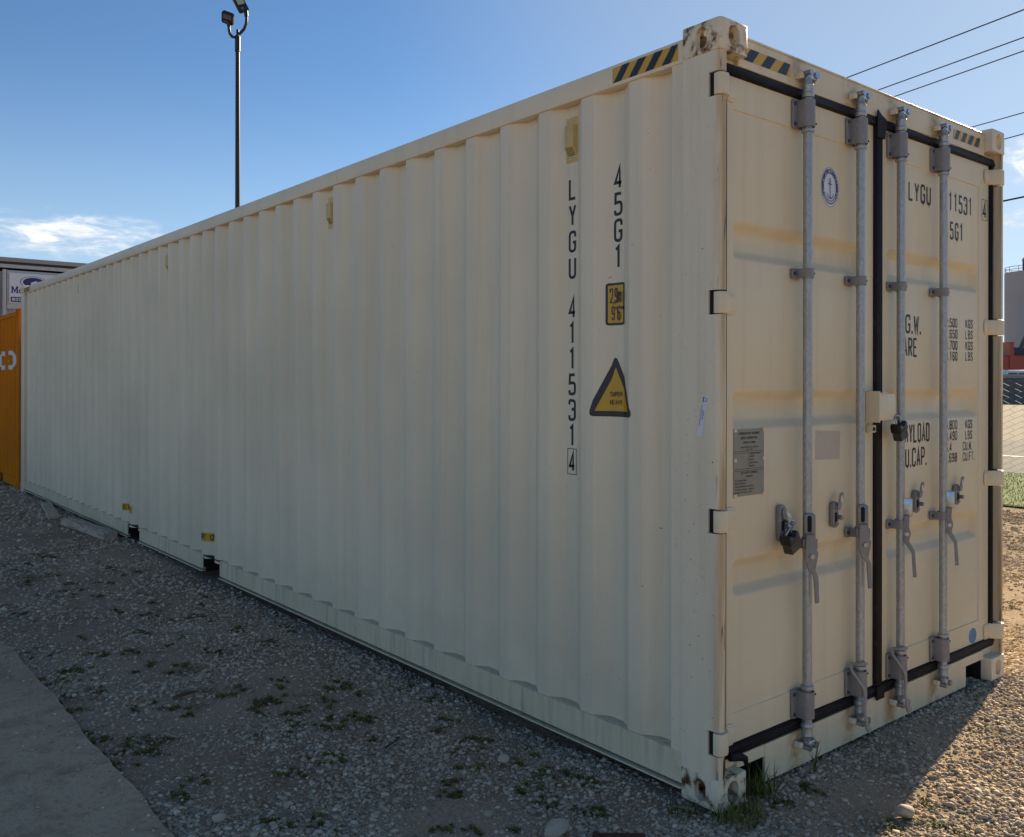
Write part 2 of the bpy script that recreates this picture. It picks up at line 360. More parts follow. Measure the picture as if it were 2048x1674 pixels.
# ------------------------------------------------------------------ stroke lettering
G = {
 'A': [[(0, 0), (.5, 1), (1, 0)], [(.2, .3), (.8, .3)]], 'B': [[(0, 0), (0, 1), (.95, 1, 1), (.95, .53, 1), (0, .53)], [(.0, .53), (1, .53, 1), (1, 0, 1), (0, 0)]],
 'C': [[(1, .74), (1, 1, 1), (0, 1, 1), (0, 0, 1), (1, 0, 1), (1, .26)]], 'D': [[(0, 0), (0, 1), (1, 1, 1), (1, 0, 1), (0, 0)]],
 'E': [[(1, 1), (0, 1), (0, 0), (1, 0)], [(0, .52), (.8, .52)]], 'F': [[(1, 1), (0, 1), (0, 0)], [(0, .52), (.8, .52)]],
 'G': [[(1, .74), (1, 1, 1), (0, 1, 1), (0, 0, 1), (1, 0, 1), (1, .46), (.55, .46)]], 'H': [[(0, 0), (0, 1)], [(1, 0), (1, 1)], [(0, .52), (1, .52)]],
 'I': [[(.5, 0), (.5, 1)]], 'J': [[(1, 1), (1, 0, 1), (0, 0, 1), (0, .3)]], 'K': [[(0, 0), (0, 1)], [(1, 1), (.05, .42)], [(.35, .6), (1, 0)]],
 'L': [[(0, 1), (0, 0), (1, 0)]], 'M': [[(0, 0), (0, 1), (.5, .3), (1, 1), (1, 0)]], 'N': [[(0, 0), (0, 1), (1, 0), (1, 1)]],
 'O': [[(.5, 1), (0, 1, 1), (0, 0, 1), (1, 0, 1), (1, 1, 1), (.5, 1)]], 'P': [[(0, 0), (0, 1), (1, 1, 1), (1, .47, 1), (0, .47)]],
 'Q': [[(.5, 1), (0, 1, 1), (0, 0, 1), (1, 0, 1), (1, 1, 1), (.5, 1)], [(.6, .25), (1, 0)]], 'R': [[(0, 0), (0, 1), (1, 1, 1), (1, .5, 1), (0, .5)], [(.45, .5), (1, 0)]],
 'S': [[(1, .76), (1, 1, 1), (0, 1, 1), (0, .53, 1), (1, .5, 1), (1, 0, 1), (0, 0, 1), (0, .24)]], 'T': [[(0, 1), (1, 1)], [(.5, 1), (.5, 0)]],
 'U': [[(0, 1), (0, 0, 1), (1, 0, 1), (1, 1)]], 'V': [[(0, 1), (.5, 0), (1, 1)]], 'W': [[(0, 1), (.22, 0), (.5, .75), (.78, 0), (1, 1)]],
 'X': [[(0, 0), (1, 1)], [(0, 1), (1, 0)]], 'Y': [[(0, 1), (.5, .45), (1, 1)], [(.5, .45), (.5, 0)]], 'Z': [[(0, 1), (1, 1), (0, 0), (1, 0)]],
 '0': [[(.5, 1), (0, 1, 1), (0, 0, 1), (1, 0, 1), (1, 1, 1), (.5, 1)]], '1': [[(.15, .86), (.55, 1), (.55, 0)]],
 '2': [[(0, .74), (0, 1, 1), (1, 1, 1), (1, .58, 1), (0, .02), (1, .02)]], '3': [[(0, .78), (0, 1, 1), (1, 1, 1), (1, .54, 1), (.4, .54)], [(.5, .54), (1, .52, 1), (1, 0, 1), (0, 0, 1), (0, .22)]],
 '4': [[(.72, 0), (.72, 1), (0, .25), (1, .25)]], '5': [[(.95, 1), (.08, 1), (.04, .56), (1, .6, 1), (1, 0, 1), (0, 0, 1), (0, .2)]],
 '6': [[(.95, .8), (.95, 1, 1), (0, 1, 1), (0, 0, 1), (1, 0, 1), (1, .56, 1), (.05, .56)]], '7': [[(0, 1), (1, 1), (.35, 0)]],
 '8': [[(.5, 1), (.05, 1, 1), (.05, .53, 1), (.95, .53, 1), (.95, 1, 1), (.5, 1)], [(.5, .53), (0, .53, 1), (0, 0, 1), (1, 0, 1), (1, .53, 1), (.5, .53)]],
 '9': [[(.05, .2), (.05, 0, 1), (1, 0, 1), (1, 1, 1), (0, 1, 1), (0, .44, 1), (.95, .44)]],
 '.': [[(.4, 0), (.4, .03)]], ',': [[(.5, .06), (.35, -.12)]], '-': [[(.1, .5), (.9, .5)]], "'": [[(.5, 1), (.45, .78)]], '"': [[(.2, 1), (.2, .78)], [(.7, 1), (.7, .78)]],
 'm': [[(0, 0), (0, .7)], [(0, .5), (0, .7, 1), (.5, .7, 1), (.5, 0)], [(.5, .5), (.5, .7, 1), (1, .7, 1), (1, 0)]], ' ': [], '/': [[(0, 0), (1, 1)]],
}
def round_path(pts, rad):
    out = []
    for i, p in enumerate(pts):
        q = Vector(p[:2])
        if len(p) == 3 and 0 < i < len(pts) - 1:
            a, b = Vector(pts[i - 1][:2]) - q, Vector(pts[i + 1][:2]) - q
            r = min(rad, a.length * .5, b.length * .5)
            if r > 1e-6:
                a.normalize(); b.normalize()
                for k in range(6):
                    t = k / 5; out.append(q + a * r * (1 - t) ** 2 + b * r * t ** 2)
                continue
        out.append(q)
    return out
def ribbon(pts, w):
    n = len(pts); L = []; Rr = []
    for i in range(n):
        a = (pts[i] - pts[i - 1]).normalized() if i else None
        b = (pts[i + 1] - pts[i]).normalized() if i < n - 1 else None
        if a is None: a = b
        if b is None: b = a
        na, nb = Vector((-a.y, a.x)), Vector((-b.y, b.x)); m = na + nb
        if m.length < 1e-4: m = na.copy()
        m.normalize(); k = w / 2 / max(.35, m.dot(na))
        L.append(pts[i] + m * k); Rr.append(pts[i] - m * k)
    return L, Rr
def letters(text, h, w, gap, st, x0=0.0, z0=0.0, rad=.5, widths=None):
    """list of strokes, each a list of 2-D quads, laid out to the right from (x0, z0)"""
    out = []; x = x0
    for ch in text:
        cw = w * (.3 if ch in '.,' else .45 if ch in "'I" else .6 if ch == ' ' else 1.45 if ch == 'm' else 1)
        for pl in G.get(ch, []):
            pts = [(x + st / 2 + p[0] * (cw - st), z0 + st / 2 + p[1] * (h - st)) + tuple(p[2:]) for p in pl]
            if ch == '.': pts = [(x + cw * .5, z0), (x + cw * .5, z0 + st * 1.15)]
            pp = round_path(pts, rad * w)
            # end caps of straight strokes reach the letter box
            L, Rr = ribbon(pp, st)
            out.append([(L[i], L[i + 1], Rr[i + 1], Rr[i]) for i in range(len(pp) - 1)])
        x += cw + gap
    return out, x - gap - x0
def flat_mesh(name, strokes, mp, mat, parent, lift=.0003, split=None, depth=None, base=0.0):
    """thin printed mesh: mp(u, v, n) -> world; split: list of u where the surface folds; depth(u): surface offset"""
    bm = bmesh.new()
    for i, st in enumerate(strokes):
        for q in st:
            try: bm.faces.new([bm.verts.new((p[0], p[1], (i % 6) * lift * .5)) for p in q])
            except ValueError: pass
    bmesh.ops.remove_doubles(bm, verts=bm.verts, dist=1e-5)
    if split:
        for u in split:
            bmesh.ops.bisect_plane(bm, geom=bm.verts[:] + bm.edges[:] + bm.faces[:], plane_co=(u, 0, 0), plane_no=(1, 0, 0), dist=1e-6)
    for v in bm.verts:
        u, w, n = v.co; v.co = mp(u, w, base + lift + n + (depth(u) if depth else 0))
    for f in bm.faces: f.normal_update()
    return from_bm(bm, name, mat, parent, auto=False)

# ------------------------------------------------------------------ ground, pavement, road
def vnoise(x, y, sc, seed):
    r = np.random.default_rng(seed); o = 0
    for k in range(7):
        a = r.uniform(0, 2 * np.pi); f = sc * r.uniform(.6, 1.8)
        o = o + np.sin((x * np.cos(a) + y * np.sin(a)) * f + r.uniform(0, 6.28) + 1.3 * np.sin((x * np.sin(a) - y * np.cos(a)) * f * .6 + k))
    return o / 7 * 1.6
def gz(x, y):
    h = .010 * vnoise(x, y, 2.0, 3) + .006 * vnoise(x, y, 7.0, 4)
    h = h - .035 * np.exp(-((x - .02) / .28) ** 2) * ((y > .45) & (y < 6)) * np.clip((y - .45) / .5, 0, 1) * np.clip((6 - y) / 2, 0, 1)
    h = h * np.where(y < 4.2, np.clip((x + 1.60) / .35, 0, 1), 1.0)
    fade = np.clip((40 - np.hypot(x, y)) / 20, 0, 1)
    pav = ((x < -1.64) & (y < 3.9)) * 1.0
    return h * fade - .012 - .03 * pav
def axis(lo, d0, d1, hi, step, out):
    a = list(np.arange(d0, d1, step)); l = [d0]; s = step
    while l[-1] > lo: s *= out; l.append(l[-1] - s)
    r = [a[-1]]; s = step
    while r[-1] < hi: s *= out; r.append(r[-1] + s)
    return np.array(sorted(set(l[1:] + a + r[1:])))
gx = axis(-900, -3.0, 5.0, 900, .06, 1.28); gy = axis(-900, -2.4, 9.0, 900, .07, 1.28)
XX, YY = np.meshgrid(gx, gy); ZZ = gz(XX, YY)
nx, ny = len(gx), len(gy)
me = bpy.data.meshes.new('ground')
idx = np.arange(nx * ny).reshape(ny, nx)
quads = np.stack([idx[:-1, :-1], idx[:-1, 1:], idx[1:, 1:], idx[1:, :-1]], -1).reshape(-1, 4)
me.from_pydata(np.stack([XX, YY, ZZ], -1).reshape(-1, 3).tolist(), [], quads.tolist())
for p_ in me.polygons: p_.use_smooth = True
me.materials.append(MATS['dirt_ground'])
tag(link(bpy.data.objects.new('ground', me), None, (0, 0, 0)), 'grey dirt and gravel yard ground around the containers', None, None, 'structure')

mb = MB(); edge = []
y = -30.0
while y < 3.84:
    edge.append((-1.585 + (.006 * math.sin(y * 5.1) + .004 * math.sin(y * 13.7) + .003 * math.sin(y * 41) if y > -2 else 0), y)); y += .07 if y > -2 else 1.0
edge += [(-1.575, 3.86), (-1.60, 3.93), (-1.72, 3.97), (-3.0, 3.99), (-30, 4.1), (-30, -30)]
mb.prism(edge, XY, -.2, .002)
tag(mb.build('concrete_pavement', 'old_concrete', None), 'worn grey concrete pavement slab in front of the gravel', None, None, 'structure')
def sheet(name, x0, x1, y0, y1, z, mat, label):
    o = MB().add([(x0, y0, z), (x1, y0, z), (x1, y1, z), (x0, y1, z)], [(0, 1, 2, 3)]).build(name, mat, None, recalc=False)
    return tag(o, label, None, None, 'structure')
sheet('grass_verge', 9.3, 13.6, -60, 160, .012, 'lawn', 'mown grass verge behind the chain link fence')
sheet('road', 13.6, 22.5, -90, 220, .016, 'asphalt', 'grey asphalt road beyond the fence')
sheet('road_marking', 17.1, 17.25, -90, 220, .021, 'line_white', 'white edge line painted on the asphalt road')
sheet('vehicle_lot', 22.5, 66, -90, 220, .012, 'tan_lot', 'sunny tan lot beyond the road')

# ------------------------------------------------------------------ cream container
L, Wd, H = 12.192, 2.438, 2.896
DY = .05                                   # door plane
box = thing('shipping_container', (Wd / 2, L / 2, 0), 'long cream high cube shipping container with corrugated side and closed doors', 'container')
PITCH, PC = .2775, .2885
DEP = .045
def dep(y):
    d = abs((y - PC + PITCH / 2) % PITCH - PITCH / 2)
    return DEP if d < .035 else 0.0 if d > .103 else DEP * (.103 - d) / .068
def folds(y0, y1):
    out = []; k = math.floor((y0 - PC) / PITCH) - 1
    while PC + k * PITCH < y1 + PITCH:
        out += [PC + k * PITCH + d for d in (-.103, -.035, .035, .103)]; k += 1
    return [f for f in out if y0 < f < y1]
SX = .014                                  # outermost plane of the side sheet
def side_sheet(name, ya, yb, z0, z1, xf, mat, parent, sub=9):
    ys = [ya] + folds(ya, yb) + [yb]; vs = []; fs = []
    # each fold is a small radius: three points
    yy = []
    for i, y in enumerate(ys):
        if 0 < i < len(ys) - 1: yy += [y - .0025, y, y + .0025]
        else: yy.append(y)
    prof = [(y, (dep(y - .0015) + dep(y) + dep(y + .0015)) / 3) for y in yy]
    zs = [z0 + (z1 - z0) * k / sub for k in range(sub + 1)]
    for zz in zs:
        for y, d in prof: vs.append((xf(d), y, zz))
    n = len(prof)
    for k in range(sub):
        for i in range(n - 1): fs.append((k * n + i, k * n + i + 1, (k + 1) * n + i + 1, (k + 1) * n + i))
    return MB().add(vs, fs, True).build(name, mat, parent)
panel = side_sheet('side_panel', .20, L - .20, .13, 2.79, lambda d: SX + d, 'paint', box, 1)
rpanel = side_sheet('side_panel', .20, L - .20, .13, 2.79, lambda d: Wd - SX - d, 'paint', box, 2)
# the grimy ledge of the bottom rail that shows at the foot of every recess
for k in range(0, 43):
    c = PC + k * PITCH
    if c > L - .25: break
    if any(a - .1 < c < b + .1 for a, b in ((4.773, 5.128), (6.772, 7.14))): continue
    MB().prism([(.0145, c - .095), (.0145, c + .095), (.058, c + .036), (.058, c - .036)], XY, .1625, .1645).build('rail_ledge', 'ledge_grime', panel, recalc=True)

MB().box(.004, .06, .178, L - .178, 2.772, 2.862).add([], []).build('top_side_rail', 'paint', box, .006)
MB().box(Wd - .06, Wd - .004, .178, L - .178, 2.772, 2.862).build('top_side_rail', 'paint', box, .006)
pockets = [(4.773, 5.128), (6.772, 7.14)]
segs = [(.178, pockets[0][0]), (pockets[0][1], pockets[1][0]), (pockets[1][1], L - .178)]
for a, b in segs:
    r_ = MB().box(.004, .012, a, b, .046, .162).box(.012, .058, a, b, .150, .162).box(.012, .05, a + .002, b - .002, .046, .054).build('bottom_side_rail', 'paint_rail', box, .0015, 1)
    MB().box(-.006, .05, a, b, .028, .034).build('bottom_flange', 'paint_rail', r_)
    MB().box(.026, .036, a + .002, b - .002, .034, .046).build('rail_gap_shade', 'inside_shade', r_)  # black strip standing in for the shade between rail and flange
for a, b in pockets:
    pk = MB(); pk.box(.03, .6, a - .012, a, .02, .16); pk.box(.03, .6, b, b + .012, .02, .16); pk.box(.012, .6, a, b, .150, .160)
    pk.build('forklift_pocket', 'inside_shade', box)
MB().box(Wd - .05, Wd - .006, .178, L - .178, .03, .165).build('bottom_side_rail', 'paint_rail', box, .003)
MB().box(.07, Wd - .07, .10, L - .06, .14, .17).build('floor', 'inside_shade', box)
# roof: shallow transverse corrugation
rv, rf = [], []; ys = np.linspace(.10, L - .10, 180)
for i, y in enumerate(ys):
    zz = 2.850 + .010 * (1 if math.sin(y * 2 * math.pi / .209) > 0 else -1)
    rv += [(.05, y, 2.855), (.12, y, zz), (Wd - .12, y, zz), (Wd - .05, y, 2.855)]
for i in range(len(ys) - 1):
    for k in range(3): rf.append((4 * i + k, 4 * i + k + 1, 4 * i + 5 + k, 4 * i + 4 + k))
MB().add(rv, rf).build('roof_panel', 'paint', box)
# blank end wall
ev, ef = [], []; xs = np.linspace(.1, Wd - .1, 61)
for i, x in enumerate(xs):
    d = .035 * (1 if math.sin(x * 2 * math.pi / .24) > .3 else 0); ev += [(x, L - .02 - d, .12), (x, L - .02 - d, 2.79)]
for i in range(60): ef.append((2 * i, 2 * i + 2, 2 * i + 3, 2 * i + 1))
MB().add(ev, ef).build('end_wall', 'paint', box)
MB().box(.162, Wd - .162, L - .06, L - .006, .02, .14).build('end_sill', 'paint_rail', box, .003)
MB().box(.162, Wd - .162, L - .06, L - .006, 2.78, 2.87).build('end_header', 'paint', box, .003)

# corner castings: hollow boxes with oval apertures
def casting_bm():
    a, b, c = .162, .178, .118
    base = bmesh.new(); bmesh.ops.create_cube(base, size=1)
    for v in base.verts: v.co = ((v.co.x + .5) * a, (v.co.y + .5) * b, (v.co.z + .5) * c)
    bmesh.ops.bevel(base, geom=[e for e in base.edges if all(v.co.x < .001 and v.co.y < .001 for v in e.verts)], offset=.018, segments=4, affect='EDGES', profile=.5)
    bmesh.ops.bevel(base, geom=[e for e in base.edges if e.calc_face_angle(0) > .6], offset=.005, segments=2, affect='EDGES', profile=.5)
    cut = [MB().box(.028, a - .012, .028, b - .012, .028, c - .028),
           MB().prism(oval(.089, .059, .054, .082), YZ, -.05, .05),
           MB().prism(oval(.081, .059, .066, .082), XZ, -.05, .05),
           MB().prism([(q * .9 + .03, p + .0) for p, q in oval(.089, .065, .062, .118)], XY, -.05, .2)]
    return boolean(base, cut)
cb = casting_bm()
for f in cb.faces: f.smooth = True
def place_casting(px, py, pz, parent, mat):
    bm = cb.copy(); sx, sy = (1 if px == 0 else -1), (1 if py == 0 else -1)
    if pz > 1:
        for v in bm.verts: v.co.z = .118 - v.co.z
    for v in bm.verts: v.co = (px + sx * v.co.x, py + sy * v.co.y, pz + v.co.z)
    if sx * sy * (-1 if pz > 1 else 1) < 0: bmesh.ops.reverse_faces(bm, faces=bm.faces)
    return from_bm(bm, 'corner_casting', mat, parent)
for px in (0, Wd):
    for py in (0, L):
        for pz in (-.004, H - .118):
            place_casting(px, py, pz, box, 'paint_casting' if (px, py) == (0, 0) else 'paint_casting_far')

# corner posts at the door end: folded section with a slot at every hinge
HZ = [2.615, 1.815, 1.013, .20]            # hinge bottoms
def post(mirror):
    poly = [(.004, .178), (.004, .026), (.007, .013), (.015, .006), (.026, .004), (.040, .004), (.040, .056), (.060, .056), (.060, .178)]
    base = MB().prism(poly, XY, .110, H - .114)
    cut = [MB().box(-.02, .07, -.02, .056, z_ - .004, z_ + .086) for z_ in HZ]
    bm = boolean(base, cut)
    if mirror:
        for v in bm.verts: v.co.x = Wd - v.co.x
        bmesh.ops.reverse_faces(bm, faces=bm.faces)
    o = from_bm(bm, 'corner_post', 'paint_post', box)
    s = MB().box(.009, .060, .179, .237, .118, H - .114)
    d_ = MB()                                              # near-black plates, painted shade behind the slots
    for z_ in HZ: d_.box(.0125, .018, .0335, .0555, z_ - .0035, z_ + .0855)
    if mirror:
        m = Matrix(((-1, 0, 0, Wd), (0, 1, 0, 0), (0, 0, 1, 0), (0, 0, 0, 1))); s.xform(m); d_.xform(m)
    s.build('post_flange', 'paint_post', o, .002, 1)
    for k in range(4): c_ = MB(); c_.add(d_.v[8 * k:8 * k + 8], d_.f[:6]); c_.build('slot_shade', 'inside_shade', o)
    return o
posts = [post(False), post(True)]
for x0, x1 in ((.004, .10), (Wd - .10, Wd - .004)):
    MB().box(x0, x1, L - .20, L - .006, .11, H - .114).build('corner_post', 'paint_post', box, .008)

# door header and sill
HY = .041
hd = MB().box(.162, Wd - .162, HY, .12, 2.757, 2.868).box(.162, Wd - .162, HY - .004, .12, 2.868, 2.876).box(.06, .162, .06, .12, 2.757, 2.80).box(Wd - .162, Wd - .06, .06, .12, 2.757, 2.80).build('door_header', 'paint_frame', box, .002, 1)
pk = [(.1625, .338), (2.07, 2.2755)]
sl = MB()
sl.box(pk[0][1], pk[1][0], HY, .054, .004, .151); sl.box(pk[0][1] + .02, pk[1][0] - .02, .0545, .12, .02, .150)
for a, b in pk: sl.box(a, b, HY + .002, .12, .104, .151)
sl.box(.06, .162, .052, .12, .115, .151).box(Wd - .162, Wd - .06, .052, .12, .115, .151)
sill = sl.build('door_sill', 'paint_frame', box, .002, 1)
for a, b in pk: MB().add([(a, .0542, -.01), (b, .0542, -.01), (b, .0542, .1035), (a, .0542, .1035), (a, .20, -.01), (b, .20, -.01), (b, .20, .1035), (a, .20, .1035)], [(4, 5, 6, 7), (0, 4, 7, 3), (1, 2, 6, 5), (3, 7, 6, 2)]).build('sill_recess', 'inside_shade', sill)

def stripes(name, u0, u1, z0, z1, mp, n, parent, slant, phase=.0, flip=1):
    yb = [[[(u0, z0), (u1, z0), (u1, z1), (u0, z1)]]]
    o = flat_mesh('hazard_stripe', yb, mp, 'sticker_yellow', parent, .0006)
    w = (u1 - u0) / n; bl = []
    for k in range(n):
        a = u0 + w * (k + phase)
        q = [(a, z0), (a + w * .5, z0), (a + w * .5 + slant, z1), (a + slant, z1)]
        q = [(min(max(p, u0), u1), z_) for p, z_ in q]
        bl.append([q])
    flat_mesh('black_band', bl, mp, 'sticker_black', parent, .0012)
    return o
def FRONT(y0): return lambda u, v, n: (u, y0 - n, v)
def LEFT(x0): return lambda u, v, n: (x0 - n, -u, v)       # u = -y so that text reads left to right
stripes('hz', .168, .50, 2.788, 2.838, FRONT(HY), 3, hd, .045, .22)
stripes('hz', 1.92, 2.225, 2.788, 2.838, FRONT(HY), 4, hd, .035, .1)
tr = [o for o in box.children if o.name.startswith('top_side_rail')][0]
stripes('hz', -.547, -.200, 2.786, 2.848, LEFT(.004), 4, tr, .05, .06)
stripes('hz', -L + .19, -L + .55, 2.786, 2.848, LEFT(.004), 4, tr, .05, .06)

# ------------------------------------------------------------------ doors
def door_panel(x0, x1, ix0, ix1, parent):
    recs = [(2.033, 2.174), (1.385, 1.528), (.750, .890)]
    zi0, zi1 = .315, 2.59
    UP, LO, EN = .054, .046, .030                 # heights of the rolled slopes, width of the end slopes
    zs = {.203, zi0 - .003, zi0, zi1, zi1 + .003, 2.714}
    for a, b in recs:
        zs |= {round(a - .008 + LO * k / 9, 5) for k in range(10)} | {round(b + .008 - UP * k / 9, 5) for k in range(10)}
    zs = sorted(zs)
    xs = sorted({x0, ix0 - .003, ix0, ix1, ix1 + .003, x1} | {round(ix0 + .002 + EN * k / 6, 5) for k in range(7)} | {round(ix1 - .002 - EN * k / 6, 5) for k in range(7)})
    def ss_(t): t = min(max(t, 0), 1); return t * t * (3 - 2 * t)
    def d(x, z_):
        v = .005 if ix0 <= x <= ix1 and zi0 <= z_ <= zi1 else 0.0
        for a, b in recs:
            v += .036 * ss_((z_ - a + .008) / LO) * ss_((b + .008 - z_) / UP) * ss_((x - ix0 - .002) / EN) * ss_((ix1 - .002 - x) / EN)
        return v
    vs = [(x, DY + d(x, z_), z_) for z_ in zs for x in xs]; n = len(xs); fs = []
    for j in range(len(zs) - 1):
        for i in range(n - 1): fs.append((j * n + i, j * n + i + 1, (j + 1) * n + i + 1, (j + 1) * n + i))
    mb = MB().add(vs, fs)
    # door edges
    mb.add([(x0, DY, .203), (x0, .11, .203), (x0, .11, 2.714), (x0, DY, 2.714)], [(0, 1, 2, 3)]); mb.add([(x1, DY, .203), (x1, .11, .203), (x1, .11, 2.714), (x1, DY, 2.714)], [(3, 2, 1, 0)])
    mb.add([(x0, DY, .203), (x1, DY, .203), (x1, .11, .203), (x0, .11, .203)], [(0, 1, 2, 3)]); mb.add([(x0, DY, 2.714), (x1, DY, 2.714), (x1, .11, 2.714), (x0, .11, 2.714)], [(3, 2, 1, 0)])
    bm = bmesh.new(); vv = [bm.verts.new(v) for v in mb.v]
    for f in mb.f: bm.faces.new([vv[i] for i in f])
    bmesh.ops.remove_doubles(bm, verts=bm.verts, dist=1e-5)
    bmesh.ops.recalc_face_normals(bm, faces=bm.faces)
    for f in bm.faces: f.smooth = True
    return from_bm(bm, 'door', 'paint_door', parent)
dl = door_panel(.090, 1.163, .145, 1.075, box); dl['label'] = 'left door leaf with data plate and round seal'
dr = door_panel(1.217, 2.348, 1.285, 2.235, box); dr['label'] = 'right door leaf with weight lettering'
def gasket(x0, x1, parent, left):
    gy = DY - .006
    prof = [(0, 0), (.006, -.004), (.036, -.012), (.041, -.004), (.041, .03), (0, .03)]
    def bar(mp, a, b, nm='gasket', m='rubber'): return MB().prism(prof, mp, a, b).build(nm, m, parent, .0015, 1)
    bar(lambda p, q, t: (t, gy + q, 2.756 - p), x0, x1)
    bar(lambda p, q, t: (t, gy + q, .154 + p * 1.12), x0, x1)
    if left: bar(lambda p, q, t: (.046 + p, gy + q, t), .202, 2.713)
    else: bar(lambda p, q, t: (2.392 - p, gy + q, t), .202, 2.713)
gasket(.046, 1.165, dl, True); gasket(1.217, 2.392, dr, False)
mb = MB().prism([(1.160, .05), (1.164, .034), (1.206, .030), (1.219, .036), (1.222, .05), (1.222, .09), (1.160, .09)], XY, .16, 2.735)
mb.build('centre_gasket', 'rubber', dr, .0015, 1)
MB().prism([(1.158, 2.735), (1.162, 2.785), (1.195, 2.765), (1.235, 2.752), (1.240, 2.735), (1.224, 2.66), (1.158, 2.66)], XZ, .026, .0325).build('gasket_corner', 'rubber', dr, .0015, 1)
MB().prism([(1.158, .14), (1.224, .14), (1.224, .20), (1.158, .20)], XZ, .026, .0325).build('gasket_corner', 'rubber', dr, .0015, 1)
# torn rubber end at the near bottom corner
MB().tube([(.10, .03, .165), (.15, .018, .16), (.17, .012, .15), (.175, .010, .128)], [.014, .016, .013, .008], 8).build('torn_gasket_end', 'rubber', dl)

def hinge(z0, left, parent):
    z1 = z0 + .080; mb = MB()
    k = [(.004, .032), (.004, .012), (.010, .002), (.022, -.003), (.046, -.003), (.070, .012), (.092, .043), (.140, .043), (.140, .052), (.075, .060), (.030, .050)]
    mp = XY if left else (lambda p, q, t: (Wd - p, q, t))
    mb.prism(k, mp, z0, z1); o = mb.build('hinge', 'paint_door', parent, .003, 2)
    f = MB().prism([(.09, z0 + .004), (.150, z0 + .018), (.150, z1 - .012), (.09, z1 - .004)], (lambda p, q, t: (p if left else Wd - p, t, q)), .0395, .049)
    return f.build('hinge_flap', 'paint_door', parent, .004, 2)
for z0 in HZ: hinge(z0, True, dl); hinge(z0, False, dr)

# locking rods and fittings
RODS = [(.575, dl), (.981, dl), (1.331, dr), (1.748, dr)]
RY = .008
def ring(x, z0, z1, r, parent, name, mat): return MB().tube([(x, RY, z0), (x, RY, z0 + .003), (x, RY, z1 - .003), (x, RY, z1)], [r - .003, r, r, r - .003], 18).build(name, mat, parent)
def lathe(x, prof, parent, name, mat):
    return MB().tube([(x, RY, z_) for z_, r in prof], [r for z_, r in prof], 18).build(name, mat, parent)
def bearing(x, z0, z1, parent):
    mb = MB()
    mb.prism(rrect(x - .058, x + .01, z0, z1, .010), XZ, .038, .0485)
    b = mb.build('bearing_plate', 'bracket_grey', parent, .002, 1)
    # hood bent round the rod
    out = [(x - .030, .0475)] + [(x + .030 * math.cos(R(a)), RY + .030 * math.sin(R(a)) * .95) for a in range(185, 360, 12)] + [(x + .031, .0475)]
    inn = [(p * 1.0 + (x - p) * .14, q + (.004 if q < .04 else 0)) for p, q in reversed(out)]
    MB().prism(out + inn, XY, z0 + .004, z1 - .004).build('bearing_hood', 'bracket_grey', b, .001, 1)
    for zz in (z0 + .018, z1 - .018):
        MB().tube([(x - .046, .039, zz), (x - .046, .033, zz), (x - .046, .031, zz)], [.0075, .0075, .004], 10).build('bolt', 'steel_dark', b)
        MB().tube([(x + .024, RY - .019, zz), (x + .0265, RY - .024, zz)], [.0045, .0042], 8).build('bolt', 'steel_dark', b)
def cam_end(x, top, parent, frame):
    s = 1 if top else -1; zb = 2.712 if top else .190
    lathe(x, [(zb, .023), (zb + s * .010, .026), (zb + s * .016, .026), (zb + s * .020, .022), (zb + s * .045, .022), (zb + s * .050, .024), (zb + s * .062, .017), (zb + s * .080, .016)], parent, 'cam_neck', 'galvanised')
    zc = zb + s * .088
    c = MB(); c.prism(rrect(x - .012, x + .036, zc - .016, zc + .016, .008), XZ, RY - .018, RY + .016)
    c.tube([(x + .034, RY - .024, zc + s * .004), (x + .034, RY + .018, zc + s * .004)], .015, 10)
    c.tube([(x - .006, RY - .022, zc + s * .010), (x - .006, RY + .020, zc + s * .010)], .013, 10)
    c.build('cam', 'bright_zinc', parent, .004, 2)
    MB().prism([(x - .044, zc - s * .016), (x - .046, zc + s * .010), (x - .034, zc + s * .014), (x - .020, zc + s * .006), (x - .018, zc - s * .010)], XZ, .010, HY).build('cam_keeper', 'paint_casting_far', frame, .004, 2)
    MB().prism([(x + .030, zc - s * .030), (x + .056, zc - s * .016), (x + .058, zc + s * .012), (x + .046, zc - s * .006)], XZ, -.004, HY).build('cam_keeper', 'paint_casting_far', frame, .004, 2)
def clip(x, zc, parent):
    mb = MB().prism(rrect(x - .058, x - .016, zc - .021, zc + .021, .006), XZ, .040, .0485)
    pl = mb.build('clip_plate', 'bracket_grey', parent, .0015, 1)
    out = [(x - .028, .0475)] + [(x + .0245 * math.cos(R(a)), RY + .0245 * math.sin(R(a))) for a in range(185, 360, 14)] + [(x + .026, .0475)]
    inn = [(p + (x - p) * .14, q + (.003 if q < .04 else 0)) for p, q in reversed(out)]
    MB().prism(out + inn, XY, zc - .020, zc + .020).build('clip_band', 'bracket_grey', pl, .0008, 1)
    MB().tube([(x - .044, .041, zc), (x - .044, .034, zc)], .0075, 10).build('bolt', 'steel_dark', pl)
    MB().tube([(x + .020, RY - .014, zc), (x + .0225, RY - .019, zc)], .004, 8).build('bolt', 'steel_dark', pl)
